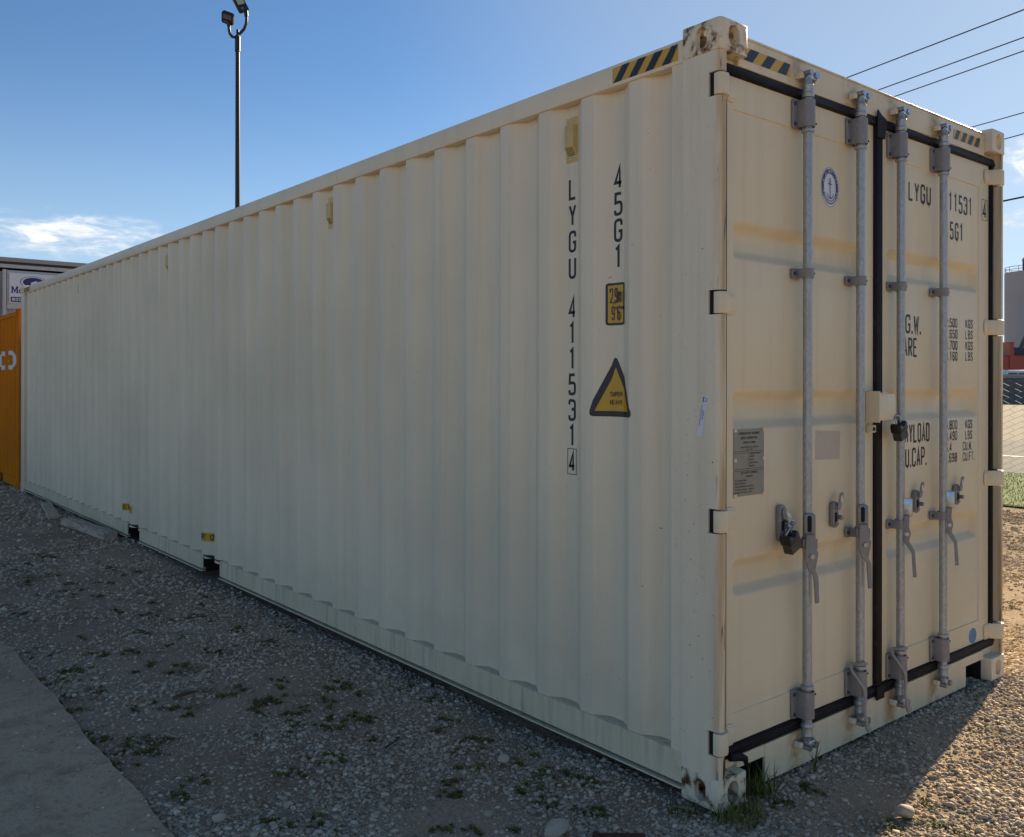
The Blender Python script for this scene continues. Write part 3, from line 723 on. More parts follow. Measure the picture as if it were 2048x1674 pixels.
for i, (x, d) in enumerate(RODS):
    MB().tube([(x, RY, .19), (x, RY, .8), (x, RY, 1.6), (x, RY, 2.71)], .0185, 22).build('locking_rod', 'galvanised', d)
    bearing(x, 2.588, 2.706, d); bearing(x, .205, .322, d)
    ring(x, 2.570, 2.586, .026, d, 'collar', 'galvanised'); ring(x, .324, .342, .026, d, 'collar', 'galvanised')
    cam_end(x, True, d, hd); cam_end(x, False, d, sill)
    clip(x, 2.002, d); clip(x, .914, d)
    # handle: clevis on the rod and a cranked lever hanging from it
    if i < 2:
        e = Vector((-.62, -.785)); ur = Vector((.785, -.62))
        mh = lambda p, q, t: (x + ur.x * p + e.x * t, RY + ur.y * p + e.y * t, q)
        MB().prism([(-.017, 1.038), (-.023, 1.028), (-.023, .950), (.023, .950), (.023, 1.028), (.017, 1.038)], mh, .012, .034).build('handle_hub', 'bracket_grey', d, .004, 2)
        MB().prism(oval(-.003, .996, .017, .066), mh, .0335, .0352).build('hub_slot', 'inside_shade', d)
        MB().prism([(-.020, .955), (.018, .955), (.022, .900), (.030, .880), (.024, .845), (.018, .812), (.030, .785), (.034, .684), (.018, .678), (.010, .790), (-.012, .820), (-.024, .850)], mh, .036, .045).build('handle', 'bracket_grey', d, .002, 1)
        MB().prism([(-.030, .936), (.030, .936), (.030, .896), (-.030, .896)], mh, .020, .0355).build('handle_guide', 'bracket_grey', d, .002, 1)
        MB().tube([mh(.004, .868, .044), mh(.004, .868, .052)], .010, 10).build('rivet', 'bright_zinc', d)
    else:
        e = Vector((-.90, -.44)); ur = Vector((.44, -.90))
        mh = lambda p, q, t: (x + ur.x * p + e.x * t, RY + ur.y * p + e.y * t, q)
        MB().prism(rrect(.008, .050, .952, 1.036, .006), mh, -.004, .012).build('handle_hub', 'bright_zinc', d, .003, 2)
        MB().tube([mh(.030, .996, .011), mh(.030, .996, .019)], .010, 10).build('rivet', 'bright_zinc', d)
        q = [(.016, .956), (.038, .956), (.036, .905), (.044, .878), (.036, .842), (.060, .798), (.068, .682), (.052, .678), (.046, .788), (.014, .838), (.018, .880), (.012, .910)]
        MB().prism(q, mh, .013, .022).build('handle', 'bracket_grey', d, .002, 1)
        MB().tube([mh(.028, .874, .021), mh(.028, .874, .028)], .009, 10).build('rivet', 'bright_zinc', d)
def catch(x, z0, z1, parent, flap):
    c = MB().prism(oval(x, (z0 + z1) / 2, .040, z1 - z0), XZ, .030, .0485).build('handle_catch', 'bracket_grey', parent, .003, 2)
    for bx, bz, bd in ((x, z0 + .02, .023), (x, z1 - .022, .022), (x + .018, (z0 + z1) / 2 - .012, .012)): MB().tube([(bx, .031, bz), (bx, bd, bz)], .010, 10).build('bolt', 'bracket_grey', c)
    MB().prism(rrect(x - .011, x + .006, (z0 + z1) / 2 - .028, (z0 + z1) / 2 + .010, .002), XZ, .028, .0296).build('slot', 'inside_shade', c)
    if flap:
        f = MB().prism([(x - .010, z1 - .035), (x + .014, z1 - .035), (x + .040, z1 + .028), (x + .034, z1 + .040), (x + .012, z1 + .036)], XZ, .016, .022).build('catch_flap', 'bracket_grey', c, .002, 1)
        MB().prism(oval(x + .019, z1 + .010, .012, .028), XZ, .0145, .0158).build('flap_hole', 'paint', c)
catch(.440, .928, 1.078, dl, False); catch(.826, .946, 1.058, dl, True); catch(1.537, .944, 1.052, dr, True); catch(1.955, .946, 1.050, dr, True)
MB().prism([(.425, 1.055), (.452, 1.045), (.468, 1.020), (.484, 1.008), (.478, .994), (.455, 1.004), (.432, 1.02)], XZ, .004, .028).build('catch_flap', 'bright_zinc', dl, .003, 2)

# lock box over the door gap
lb = MB().box(1.102, 1.243, -.012, .044, 1.394, 1.513).build('lock_box', 'paint', dr, .005, 2)
MB().box(1.094, 1.1015, -.018, .048, 1.386, 1.524).build('lock_box_plate', 'paint', dl, .001, 1)
MB().box(1.10, 1.175, -.016, .046, 1.5135, 1.517).build('lock_box_lid', 'paint', lb)
MB().box(1.098, 1.133, .018, .048, 1.340, 1.373).build('lock_lug', 'paint_casting_far', dl, .003, 1)
MB().tube([(1.109, .017, 1.356), (1.109, .013, 1.356)], .009, 10).build('lug_pin', 'rust_iron', dl)

# marks on the doors
flat_mesh('data_plate', [[rrect(.152, .343, 1.128, 1.384, .004)]], FRONT(DY + .004), 'plate_metal', dl, .002)
PL = FRONT(DY + .0015)
dt = []
def put(dst, text, x, z_, h, w, gap, st, centre=False):
    s_, wd = letters(text, h, w, gap, st, 0, 0)
    dx = x - wd / 2 if centre else x
    dst += [[tuple(Vector((p.x + dx, p.y + z_)) for p in q) for q in k] for k in s_]
for t_, z_, h in (('APPROVED FOR TRANSPORT', 1.362, .0095), ('UNDER CUSTOMS SEAL', 1.345, .0095), ('APPROVAL NUMBER', 1.328, .008), ('MANUFACTURERS NO. OF CONTAINER', 1.311, .006), ('LYGU 411531', 1.302, .006)):
    put(dt, t_, .248, z_, h, h * .52, h * .14, h * .17, True)
for t_, z_ in (('TIMBER TREATMENT', 1.286), ('IMMUNITY', 1.275), ('OWNER', 1.262), ('CONTAINER CO', 1.250), ('ADDRESS', 1.238)): put(dt, t_, .250, z_, .006, .0036, .001, .0011)
for t_, z_, h in (('CSC SAFETY APPROVAL', 1.212, .009), ('CONVENTION', 1.199, .007)): put(dt, t_, .248, z_, h, h * .52, h * .14, h * .17, True)
for k, t_ in enumerate(('DATE MANUFACTURED', 'IDENTIFICATION NO', 'MAXIMUM GROSS MASS  32.500 KG', 'ALLOWABLE STACKING  192.000 KG', 'RACKING TEST FORCE  150 KN')): put(dt, t_, .158, 1.185 - k * .0115, .006, .0034, .001, .0011)
for zl in (1.298, 1.291, 1.231, 1.224): dt.append([[(.154, zl), (.341, zl), (.341, zl + .0012), (.154, zl + .0012)]])
dt.append([[(.244, 1.231), (.2452, 1.231), (.2452, 1.291), (.244, 1.291)]])
flat_mesh('plate_print', dt, PL, 'ink', dl, .0003)['kind'] = 'stuff'
for px in (.157, .338):
    for pz in (1.380, 1.268, 1.132): MB().tube([(px, DY + .003, pz), (px, DY - .003, pz), (px, DY - .005, pz)], [.008, .008, .005], 10).build('rivet', 'paint_casting_far', dl)
flat_mesh('faded_tape', [[[(.706, 1.240), (.893, 1.232), (.896, 1.352), (.709, 1.362)]]], FRONT(DY + .005), 'tape', dl, .0006)
def ell(cx, cz, a, b, n=32): return [(cx + a * math.cos(2 * math.pi * k / n), cz + b * math.sin(2 * math.pi * k / n)) for k in range(n)]
def annulus(cx, cz, r0, r1, n=36, a0=0, a1=360, ax=1.0):
    return [[(cx + ax * r0 * math.cos(R(a0 + (a1 - a0) * k / n)), cz + r0 * math.sin(R(a0 + (a1 - a0) * k / n))), (cx + ax * r1 * math.cos(R(a0 + (a1 - a0) * k / n)), cz + r1 * math.sin(R(a0 + (a1 - a0) * k / n))),
             (cx + ax * r1 * math.cos(R(a0 + (a1 - a0) * (k + 1) / n)), cz + r1 * math.sin(R(a0 + (a1 - a0) * (k + 1) / n))), (cx + ax * r0 * math.cos(R(a0 + (a1 - a0) * (k + 1) / n)), cz + r0 * math.sin(R(a0 + (a1 - a0) * (k + 1) / n)))] for k in range(n)]
FD = FRONT(DY + .005)
cx, cz = .814, 2.391
flat_mesh('seal_disc', [[ell(cx, cz, .067, .084)]], FD, 'sticker_white', dl, .0005)
AX = .8
sb = [annulus(cx, cz, .0825, .084, ax=AX), annulus(cx, cz, .058, .078, ax=AX, a0=-35, a1=215), annulus(cx, cz, .057, .060, ax=AX, a0=205, a1=335), annulus(cx, cz, .068, .072, ax=AX, a0=210, a1=330)]
sb.append([[(cx - .002, cz - .045), (cx + .002, cz - .045), (cx + .002, cz + .03), (cx - .002, cz + .03)]])
sb += [annulus(cx, cz - .012, .033, .037, a0=205, a1=335, ax=.8), annulus(cx, cz + .030, .006, .009, n=14), [[(cx - .016, cz + .012), (cx + .016, cz + .012), (cx + .016, cz + .016), (cx - .016, cz + .016)]]]
flat_mesh('seal_emblem', sb, FD, 'seal_blue', dl, .0010)['kind'] = 'stuff'
rt = []
for k, ch in enumerate('CHINA CLASSIFICATION'):
    a = R(210 - k * 12.6); s_, wd = letters(ch, .013, .008, 0, .0022)
    for st_ in s_:
        rt.append([tuple(Vector((cx + AX * (.0617 + p.y) * math.cos(a) + (p.x - .004) * math.sin(a), cz + (.0617 + p.y) * math.sin(a) - (p.x - .004) * math.cos(a))) for p in q) for q in st_])
flat_mesh('seal_lettering', rt, FD, 'sticker_white', dl, .0022)['kind'] = 'stuff'
flat_mesh('round_sticker', [[ell(2.166, .245, .044, .040)]], FRONT(DY), 'sky_blue_sticker', dr, .0008)
def dtext(text, x, zb, h, w, gap, st):
    q = []; put(q, text, x, zb, h, w, gap, st); flat_mesh('painted_word', q, FRONT(DY + .0050), 'ink', dr, .0004)
dtext('LYGU', 1.492, 2.424, .095, .046, .0125, .0125)
dtext('411531', 1.845, 2.424, .095, .043, .0125, .0120)
flat_mesh('check_digit_frame', [[[(2.267, 2.420), (2.332, 2.420), (2.332, 2.4225), (2.267, 2.4225)]], [[(2.267, 2.5285), (2.332, 2.5285), (2.332, 2.531), (2.267, 2.531)]], [[(2.267, 2.420), (2.2705, 2.420), (2.2705, 2.531), (2.267, 2.531)]], [[(2.3285, 2.420), (2.332, 2.420), (2.332, 2.531), (2.3285, 2.531)]]], FRONT(DY), 'ink', dr, .0005)
s4 = []; put(s4, '4', 2.278, 2.430, .092, .044, 0, .0125); flat_mesh('check_digit', s4, FRONT(DY), 'ink', dr, .0005)
dtext('45G1', 1.862, 2.282, .092, .041, .0125, .0125)
dtext('M.G.W.', 1.382, 1.793, .092, .050, .008, .0125)
dtext('TARE', 1.396, 1.683, .092, .040, .008, .0115)
for t_, z_ in (('32.500', 1.840), ('71.650', 1.784), ('3.700', 1.727), ('8.160', 1.672)): dtext(t_, 1.842 if t_[2] == '.' else 1.872, z_, .046, .0245, .0055, .0062)
for t_, z_ in (('KGS', 1.842), ('LBS', 1.786), ('KGS', 1.729), ('LBS', 1.674)): dtext(t_, 2.090, z_, .046, .0235, .006, .0062)
dtext('PAYLOAD', 1.416, 1.275, .092, .036, .006, .0110)
dtext('CU.CAP.', 1.420, 1.160, .092, .038, .007, .0110)
for t_, z_ in (('28.800', 1.325), ('63.490', 1.270), ('76.4', 1.214), ('2.698', 1.160)): dtext(t_, 1.842 if t_[2] == '.' else 1.868, z_, .046, .0245, .0055, .0062)
for t_, z_, x in (('KGS', 1.324, 2.090), ('LBS', 1.268, 2.090), ('CU.M.', 1.212, 2.062), ('CU.FT.', 1.158, 2.062)): dtext(t_, x, z_, .046, .0225, .0055, .0062)

# ------------------------------------------------------------------ marks and vents on the long side
SD = LEFT(SX); FU = [-f for f in folds(.2, 12)]
nd = lambda u: -dep(-u)
bk = []
for t_, yc, ztop, pitch, hh, w in (('LYGU', PC + 2 * PITCH, 2.459, .1157, .097, .048), ('411531', PC + 2 * PITCH, 1.937, .1124, .097, .048), ('45G1', PC + PITCH, 2.462, .1100, .098, .049)):
    for k, ch in enumerate(t_):
        s_, wd = letters(ch, hh, w, 0, .0130)
        flat_mesh('painted_letter', [[tuple(Vector((p.x - yc - w / 2, p.y + ztop - hh - k * pitch)) for p in q) for q in st] for st in s_], SD, 'ink', panel, .0006, FU, nd)
s_, wd = letters('4', .090, .042, 0, .0125)
flat_mesh('painted_letter', [[tuple(Vector((p.x - PC - 2 * PITCH - .021, p.y + 1.167)) for p in q) for q in st] for st in s_], SD, 'ink', panel, .0006, FU, nd)
u0, u1, z0, z1 = -PC - 2 * PITCH - .029, -PC - 2 * PITCH + .029, 1.155, 1.270
for q in ([(u0, z0), (u1, z0), (u1, z0 + .003), (u0, z0 + .003)], [(u0, z1 - .003), (u1, z1 - .003), (u1, z1), (u0, z1)], [(u0, z0), (u0 + .003, z0), (u0 + .003, z1), (u0, z1)], [(u1 - .003, z0), (u1, z0), (u1, z1), (u1 - .003, z1)]): bk.append([q])
flat_mesh('check_digit_frame', bk, SD, 'ink', panel, .0006, FU, nd)
def sticker(name, outer, inner, prints, stw):
    flat_mesh(name, [[outer]], SD, 'sticker_black', panel, .0010, FU, nd)
    flat_mesh('sticker_face', [[inner]], SD, 'sticker_yellow', panel, .0016, FU, nd)
    flat_mesh('sticker_print', prints, SD, 'sticker_black', panel, .0022, FU, nd)['kind'] = 'stuff'
pr_ = []
put(pr_, '2,9m', -.609, 1.891, .063, .0160, .0026, .0052); put(pr_, "9'6\"", -.602, 1.820, .059, .0185, .0035, .0058)
sticker('height_sticker', rrect(-.624, -.527, 1.799, 1.976, .012), rrect(-.615, -.536, 1.809, 1.966, .004), pr_, .008)
def round_poly(pts, r):
    p3 = [pts[-1]] + list(pts) + [pts[0]]
    out = round_path([(*p, 1) for p in p3], r); return [tuple(q) for q in out[1:-1]]
tri = [(-.700, 1.418), (-.440, 1.418), (-.580, 1.680)]
cx_, cz_ = sum(p[0] for p in tri) / 3, sum(p[1] for p in tri) / 3
tin = [(cx_ + (p[0] - cx_) * .70, cz_ + (p[1] - cz_) * .70 - .003) for p in tri]
pr_ = []; put(pr_, 'SUPER', -.606, 1.502, .020, .0110, .0032, .0030); put(pr_, 'HEAVY', -.606, 1.468, .020, .0110, .0032, .0030)
sticker('super_heavy_sticker', round_poly(tri, .035), tin, pr_, .003)
for t_, yc in (('LIFT ON', 5.11), ('EMPTY', 7.20)):
    for k_ in (0,):
        w_ = .30 if t_ == 'LIFT ON' else .31
        flat_mesh('lift_sticker', [[rrect(-yc - w_ / 2, -yc + w_ / 2, .268, .338, .006)]], SD, 'sticker_yellow', panel, .0010, FU, nd)
        pr_ = []; put(pr_, t_, -yc, .280, .046, w_ / len(t_) * .72, w_ / len(t_) * .14, .0085, True)
        flat_mesh('lift_print', pr_, SD, 'sticker_black', panel, .0018, FU, nd)
SC = random.Random(4); sc_ = []
for k in range(34):
    u = -SC.uniform(.03, .17); v = SC.choice([SC.uniform(.2, 1.0), SC.uniform(.5, 2.2), SC.uniform(1.0, 1.7)]); a = SC.uniform(-1.2, 1.2); l_ = SC.uniform(.002, .014); w_ = SC.uniform(.0008, .0026)
    dx, dz = math.cos(a) * l_, math.sin(a) * l_; sc_.append([[(u, v), (u + dx * .5, v + dz * .5 - w_), (u + dx, v + dz), (u + dx * .5, v + dz * .5 + w_)]])
flat_mesh('scuff_marks', sc_, LEFT(.004), 'scuff', posts[0], .0006)['kind'] = 'stuff'
sc_ = []
for k in range(70):
    u = -(.30 + SC.random() ** 1.6 * 6.5); v = SC.uniform(.22, 2.6); a = SC.uniform(-1.5, 1.5); l_ = SC.uniform(.003, .016); w_ = SC.uniform(.0008, .0024)
    dx, dz = math.cos(a) * l_, math.sin(a) * l_; sc_.append([[(u, v), (u + dx * .5, v + dz * .5 - w_), (u + dx, v + dz), (u + dx * .5, v + dz * .5 + w_)]])
flat_mesh('scuff_marks', sc_, SD, 'scuff_light', panel, .0006, FU, nd)['kind'] = 'stuff'
# tilted white auction tag on the corner post
tg = Matrix.Rotation(R(-10.5), 2); org = Vector((-.082, 1.437))
def TG(q): return [tuple(org + tg @ Vector(p)) for p in q]
PT = LEFT(.004)
flat_mesh('tag_label', [[TG([(-.0125, -.077), (.0125, -.077), (.0125, .077), (-.0125, .077)])]], PT, 'sticker_white', posts[0], .0008)
tp = []
for txt, off, h, w, x0 in (('WWW.PURPLEWAVE.COM', -.0085, .0046, .0034, -.040), ('EN8226', .0005, .0060, .0046, -.022)):
    s_, wd = letters(txt, h, w, .0011, .0009)
    tp += [[tuple(Vector(TG([(-.0 + off + p.y - .001, -(p.x + x0))])[0]) for p in q) for q in st] for st in s_]
tp.append([TG([tuple(p) for p in q]) for q in annulus(.002, .062, .0055, .0075, n=14, a0=-110, a1=110)])
tp.append([TG([(-.008, .052), (-.004, .052), (-.004, .072), (-.008, .072)])])
flat_mesh('tag_print', tp, PT, 'seal_blue', posts[0], .0014)['kind'] = 'stuff'

def vent(yc, parent):
    x = SX + DEP; mb = MB()
    mb.box(x - .003, x - .0005, yc - .040, yc + .040, 2.528, 2.725)
    b = mb.build('vent', 'paint_vent', parent, .001, 1)
    h = MB()
    v = [(x - .003, yc - .030, 2.690), (x - .003, yc + .030, 2.690), (x - .026, yc + .026, 2.684), (x - .026, yc - .026, 2.684),
         (x - .003, yc - .030, 2.555), (x - .003, yc + .030, 2.555), (x - .026, yc + .026, 2.592), (x - .026, yc - .026, 2.592)]
    h.add(v, [(0, 1, 2, 3), (3, 2, 6, 7), (0, 3, 7, 4), (1, 5, 6, 2), (7, 6, 5, 4)]); h.build('vent_hood', 'paint_vent', b, .003, 1)
    g = []
    for i in range(6):
        for j in range(5):
            yy = yc - .019 + i * .0076; t = .14 + j * .18; zz = 2.592 - .037 * t; xx = x - .026 + .023 * t
            g.append((xx - .0012, yy, zz - .0008))
    gm = MB()
    for a in g: gm.add([(a[0], a[1] - .0022, a[2] + .002), (a[0], a[1] + .0022, a[2] + .002), (a[0] + .0025, a[1] + .0022, a[2] - .002), (a[0] + .0025, a[1] - .0022, a[2] - .002)], [(0, 1, 2, 3)])
    gm.build('vent_holes', 'inside_shade', b, recalc=False)['kind'] = 'stuff'
for k in (2, 10, 21, 32, 40): vent(PC + PITCH * k, panel)

# ------------------------------------------------------------------ padlocks and ropes
def padlock(c, tilt, label, shackle_top):
    t = thing('padlock', c, label, 'padlock', 'padlocks on the container doors'); M = Matrix.Translation(c) @ Matrix.Rotation(R(tilt), 4, 'Y') @ Matrix.Scale(1.2, 4)
    b = MB()
    for k in range(7): b.box(-.026, .026, -.016 - .0006 * (k % 2), .016 + .0006 * (k % 2), -.036 + k * .0052, -.0312 + k * .0052)
    b.xform(M).build('lock_body', 'laminated_steel', t)
    cv = MB().prism([(-.029, -.002), (-.026, -.006), (.026, -.006), (.029, -.002), (.030, .020), (.020, .030), (.010, .016), (-.008, .016), (-.016, .030), (-.029, .022)], XZ, -.020, .020)
    cv.xform(M).build('rubber_cover', 'black_plastic', t, .003, 2)
    top = M.inverted() @ Vector(shackle_top)
    pts = [(-.014, 0, .01), (-.015, 0, .03)] + [(top.x - .0 + .016 * math.cos(R(a)), top.y * (1 - abs(a - 90) / 90), max(.03, top.z - .012) + .016 * math.sin(R(a))) for a in range(180, -1, -20)] + [(.017, 0, .03), (.016, 0, .01)]
    MB().tube([M @ Vector(p) for p in pts], .0042, 8).build('shackle', 'bright_zinc', t)
padlock((.438, -.004, .940), -24, 'black padlock hanging from the handle catch on the left door', (.448, .010, 1.012))
padlock((1.262, -.022, 1.350), -20, 'black padlock hanging from the cream lock box between the doors', (1.247, -.012, 1.408))
def rope(x, label):
    t = thing('rope', (x, RY, .08), label, 'rope', 'ropes on the lower rod ends')
    e = Vector((-.871, -.491)); ur = Vector((.491, -.871))
    path = [(x + ur.x * p + e.x * t_, RY + ur.y * p + e.y * t_, q) for p, t_, q in ((.026, .0, .350), (.020, .022, .356), (-.004, .032, .352), (-.030, .014, .346), (-.036, .020, .338), (-.030, .034, .320), (-.006, .042, .288), (.016, .042, .252), (.022, .038, .205), (.020, .036, .160), (.026, .036, .118), (.032, .036, .086))]
    pts = [Vector(p) for p in path]; fine = []
    for i in range(len(pts) - 1):
        p0, p1, p2, p3 = pts[max(i - 1, 0)], pts[i], pts[i + 1], pts[min(i + 2, len(pts) - 1)]
        for k in range(8):
            s = k / 8; fine.append(.5 * ((2 * p1) + (p2 - p0) * s + (2 * p0 - 5 * p1 + 4 * p2 - p3) * s * s + (3 * p1 - p0 - 3 * p2 + p3) * s ** 3))
    fine.append(pts[-1])
    for ph in (0, 1, 2):
        st = []
        for i, p in enumerate(fine):
            a = i * 1.15 + ph * 2.094; w = .0050; st.append(p + Vector((math.cos(a) * w, math.sin(a) * w * .7, math.sin(a) * w * .7)))
        MB().tube(st, .0040, 6).build('strand', 'rope_fibre', t)
    MB().tube([(x + ur.x * p + e.x * .036, RY + ur.y * p + e.y * .036, q) for p, q in ((.030, .096), (.034, .084), (.036, .066))], [.010, .014, .006], 8).build('frayed_end', 'rope_fibre', t)
rope(RODS[1][0], 'twisted rope tied round the second locking rod, left of the door gap')
rope(RODS[2][0], 'twisted rope tied round the third locking rod, right of the door gap')

# ------------------------------------------------------------------ orange container behind
OL = 6.058; oy = 12.30
oc = thing('shipping_container', (1.2, oy + OL / 2, 0), 'orange corrugated shipping container standing behind the far end', 'container')
def oside(name, xf):
    ys = [oy + .12] + [f + oy for f in folds(.12, OL - .12)] + [oy + OL - .12]; vs = []; fs = []
    for y in ys: vs += [(xf(dep(y - oy)), y, .14), (xf(dep(y - oy)), y, 2.50)]
    for i in range(len(ys) - 1): fs.append((2 * i, 2 * i + 2, 2 * i + 3, 2 * i + 1))
    return MB().add(vs, fs).build(name, 'paint_orange', oc)
op = oside('side_panel', lambda d: .0 + d); oside('side_panel', lambda d: 2.40 - d)
MB().box(-.006, .05, oy + .17, oy + OL - .17, 2.495, 2.555).build('top_side_rail', 'paint_orange', oc, .004, 1)
MB().box(2.36, 2.41, oy + .17, oy + OL - .17, 2.495, 2.555).build('top_side_rail', 'paint_orange', oc, .004, 1)
for a, b in ((.17, 1.15), (1.50, 3.1), (3.45, OL - .17)): MB().box(-.004, .05, oy + a, oy + b, .02, .15).build('bottom_side_rail', 'paint_orange', oc, .003, 1)
for x0, x1 in ((-.006, .11), (2.30, 2.41)):
    for y0, y1 in ((0, .17), (OL - .17, OL)):
        MB().box(x0, x1, oy + y0, oy + y1, .11, 2.48).build('corner_post', 'paint_orange', oc, .006, 2)
for px in (-.012, 2.415):
    for py in (oy, oy + OL):
        for pz in (0, 2.591 - .118):
            bm = cb.copy(); sx, sy = (1 if px < 1 else -1), (1 if py == oy else -1)
            for v in bm.verts: v.co = (px + sx * v.co.x, py + sy * v.co.y, pz + v.co.z)
            if sx * sy < 0: bmesh.ops.reverse_faces(bm, faces=bm.faces)
            from_bm(bm, 'corner_casting', 'paint_orange', oc)
MB().box(.05, 2.35, oy + .05, oy + .06, .1, 2.5).build('end_wall', 'paint_orange', oc); MB().box(.05, 2.35, oy + OL - .06, oy + OL - .05, .1, 2.5).build('end_wall', 'paint_orange', oc)
MB().box(.03, 2.37, oy + .04, oy + OL - .04, 2.50, 2.54).build('roof_panel', 'paint_orange', oc)
s_, wd = letters('CONCO', .28, .52, .12, .065)
s_ = [[tuple(Vector((p.x - oy - .34 - wd, p.y + 1.72)) for p in q) for q in st] for st in s_]
flat_mesh('side_lettering', s_, LEFT(.0), 'white_lettering', op, .0015, [-(f + oy) for f in folds(.1, OL)], lambda u: -dep(-u - oy))

# ------------------------------------------------------------------ grey building and its sign
bl = thing('grey_building', (2, 27, 0), 'grey sheet metal building with dark roof edge behind the orange container', 'building')
bv, bf = [], []; xs = np.arange(-9, 11.01, .15)
for i, x in enumerate(xs):
    d = .02 if i % 4 == 0 else 0; bv += [(x, 24.05 - d, 0), (x, 24.05 - d, 4.36)]
for i in range(len(xs) - 1): bf.append((2 * i, 2 * i + 2, 2 * i + 3, 2 * i + 1))
MB().add(bv, bf).build('wall', 'grey_sheet', bl)
for q in ((-9, -8.95, 24.06, 31), (10.95, 11, 24.06, 31), (-8.94, 10.94, 30.95, 31)): MB().box(*q, 0, 4.36).build('wall', 'grey_sheet', bl)
MB().box(-9.2, 11.2, 23.955, 23.995, 4.45, 4.545).build('eave_trim', 'grey_trim', bl)
MB().add([(-9.3, 23.93, 4.548), (11.3, 23.93, 4.548), (11.3, 23.93, 4.61), (-9.3, 23.93, 4.61), (-9.3, 27.5, 5.15), (11.3, 27.5, 5.15), (-9.3, 31.3, 4.5), (11.3, 31.3, 4.5)], [(0, 1, 2, 3), (3, 2, 5, 4), (4, 5, 7, 6), (0, 6, 7, 1)]).build('roof', 'dark_roof', bl)
for x0 in (-6.0, 1.82, 5.0):
    wn = MB().box(x0, x0 + 1.9, 24.0, 24.02, 4.24, 4.40).build('clerestory_window', 'grey_trim', bl)
    for k in range(4): MB().box(x0 + .03 + k * .47, x0 + .46 + k * .47, 23.985, 23.995, 4.265, 4.385).build('pane', 'steel_dark', wn)
MB().box(-1.2, 1.55, 23.97, 24.0, 0, 4.0).build('roller_door', 'grey_door', bl)
for x in (1.60, 1.80): MB().tube([(x, 23.93, 0), (x, 23.93, 4.4)], .05, 8).build('downpipe', 'grey_trim', bl)
sg = thing('sign', (2.5, 23.9, 3.54), 'white sign with blue oval emblem and phone number on the grey building', 'sign')
MB().box(1.905, 3.10, 23.88, 23.92, 3.545, 4.325).build('sign_panel', 'sign_white', sg, .004, 1)
MB().box(1.86, 3.15, 23.925, 23.96, 3.40, 4.38).build('sign_backing', 'grey_trim', sg)
SG = FRONT(23.879)
flat_mesh('emblem_outline', [annulus(2.47, 4.10, .150, .158, n=40, ax=2.05)], SG, 'sign_blue', sg, .002)
flat_mesh('emblem_oval', [[ell(2.47, 4.10, .255, .125, 40)]], SG, 'sign_blue', sg, .002)
flat_mesh('emblem_house', [[[(2.40, 3.98), (2.62, 3.98), (2.62, 4.09), (2.51, 4.145), (2.40, 4.085)]]], SG, 'sign_white', sg, .005)
sm = []
def rect(a, b, c, d): sm.append([[(a, b), (c, b), (c, d), (a, d)]])
# bold serif capital M and the letters after it
rect(1.955, 3.805, 1.983, 3.975); rect(2.068, 3.805, 2.100, 3.975); rect(1.938, 3.805, 1.998, 3.822); rect(2.050, 3.805, 2.116, 3.822); rect(1.938, 3.958, 1.985, 3.975); rect(2.066, 3.958, 2.116, 3.975)
sm.append([[(1.962, 3.975), (1.990, 3.975), (2.036, 3.850), (2.020, 3.815)]]); sm.append([[(2.090, 3.975), (2.066, 3.975), (2.020, 3.850), (2.030, 3.815)]])
sm.append(annulus(2.175, 3.858, .030, .056, n=20))
x = 2.25
for ch in 'bile mini':
    if ch == ' ': x += .04; continue
    if ch == 'b': rect(x, 3.805, x + .026, 3.985); sm.append(annulus(x + .055, 3.856, .026, .052, n=18)); x += .12
    elif ch in 'i': rect(x, 3.805, x + .028, 3.905); rect(x, 3.93, x + .028, 3.96); x += .05
    elif ch == 'l': rect(x, 3.805, x + .028, 3.985); x += .05
    elif ch == 'e': sm.append(annulus(x + .05, 3.856, .026, .052, n=18, a0=0, a1=310)); rect(x + .01, 3.85, x + .098, 3.866); x += .12
    elif ch == 'm':
        for k in range(3): rect(x + k * .05, 3.805, x + .026 + k * .05, 3.895)
        rect(x, 3.885, x + .126, 3.905); x += .15
    elif ch == 'n':
        for k in range(2): rect(x + k * .05, 3.805, x + .026 + k * .05, 3.895)
        rect(x, 3.885, x + .076, 3.905); x += .10
flat_mesh('sign_lettering', sm, SG, 'sign_blue', sg, .0025)['kind'] = 'stuff'
flat_mesh('phone_band', [[rrect(1.935, 3.06, 3.570, 3.705, .02)]], SG, 'sign_blue', sg, .002)
ph = []; put(ph, '800-520-5000', 1.965, 3.600, .078, .062, .018, .017); flat_mesh('phone_number', ph, SG, 'sign_white', sg, .004)

# ------------------------------------------------------------------ lamp post
lx, ly = 6.06, 19.28
lp = thing('lamp_post', (lx, ly, 0), 'tall black lamp post with two floodlights on curved arms', 'lamp post')
MB().tube([(lx + .02, ly, 0), (lx, ly, 9.70)], [.075, .052], 14).build('pole', 'pole_black', lp)
MB().tube([(lx, ly, 9.66), (lx, ly, 10.03)], .066, 14).build('pole_collar', 'pole_black', lp)
MB().tube([(lx, ly, 10.035), (lx, ly, 10.20)], .035, 10).build('pole_cap', 'pole_black', lp)
rt_ = Vector((math.cos(.686), -math.sin(.686), 0)); tw = Vector((-math.sin(.686), -math.cos(.686), 0)); base = Vector((lx, ly, 0))
def P(u, w, z_): return base + rt_ * u + tw * w + Vector((0, 0, z_))
def arm(pts): return MB().tube([P(*p) for p in pts], .036, 10).build('arm', 'pole_black', lp)
arm([(0, 0, 10.06), (-.06, 0, 10.01), (-.12, .04, 10.01), (-.165, .08, 10.07), (-.18, .10, 10.16), (-.18, .11, 10.27)])
arm([(0, 0, 10.08), (.07, 0, 10.12), (.15, -.02, 10.22), (.20, -.03, 10.35), (.21, -.03, 10.46), (.205, -.03, 10.62)])
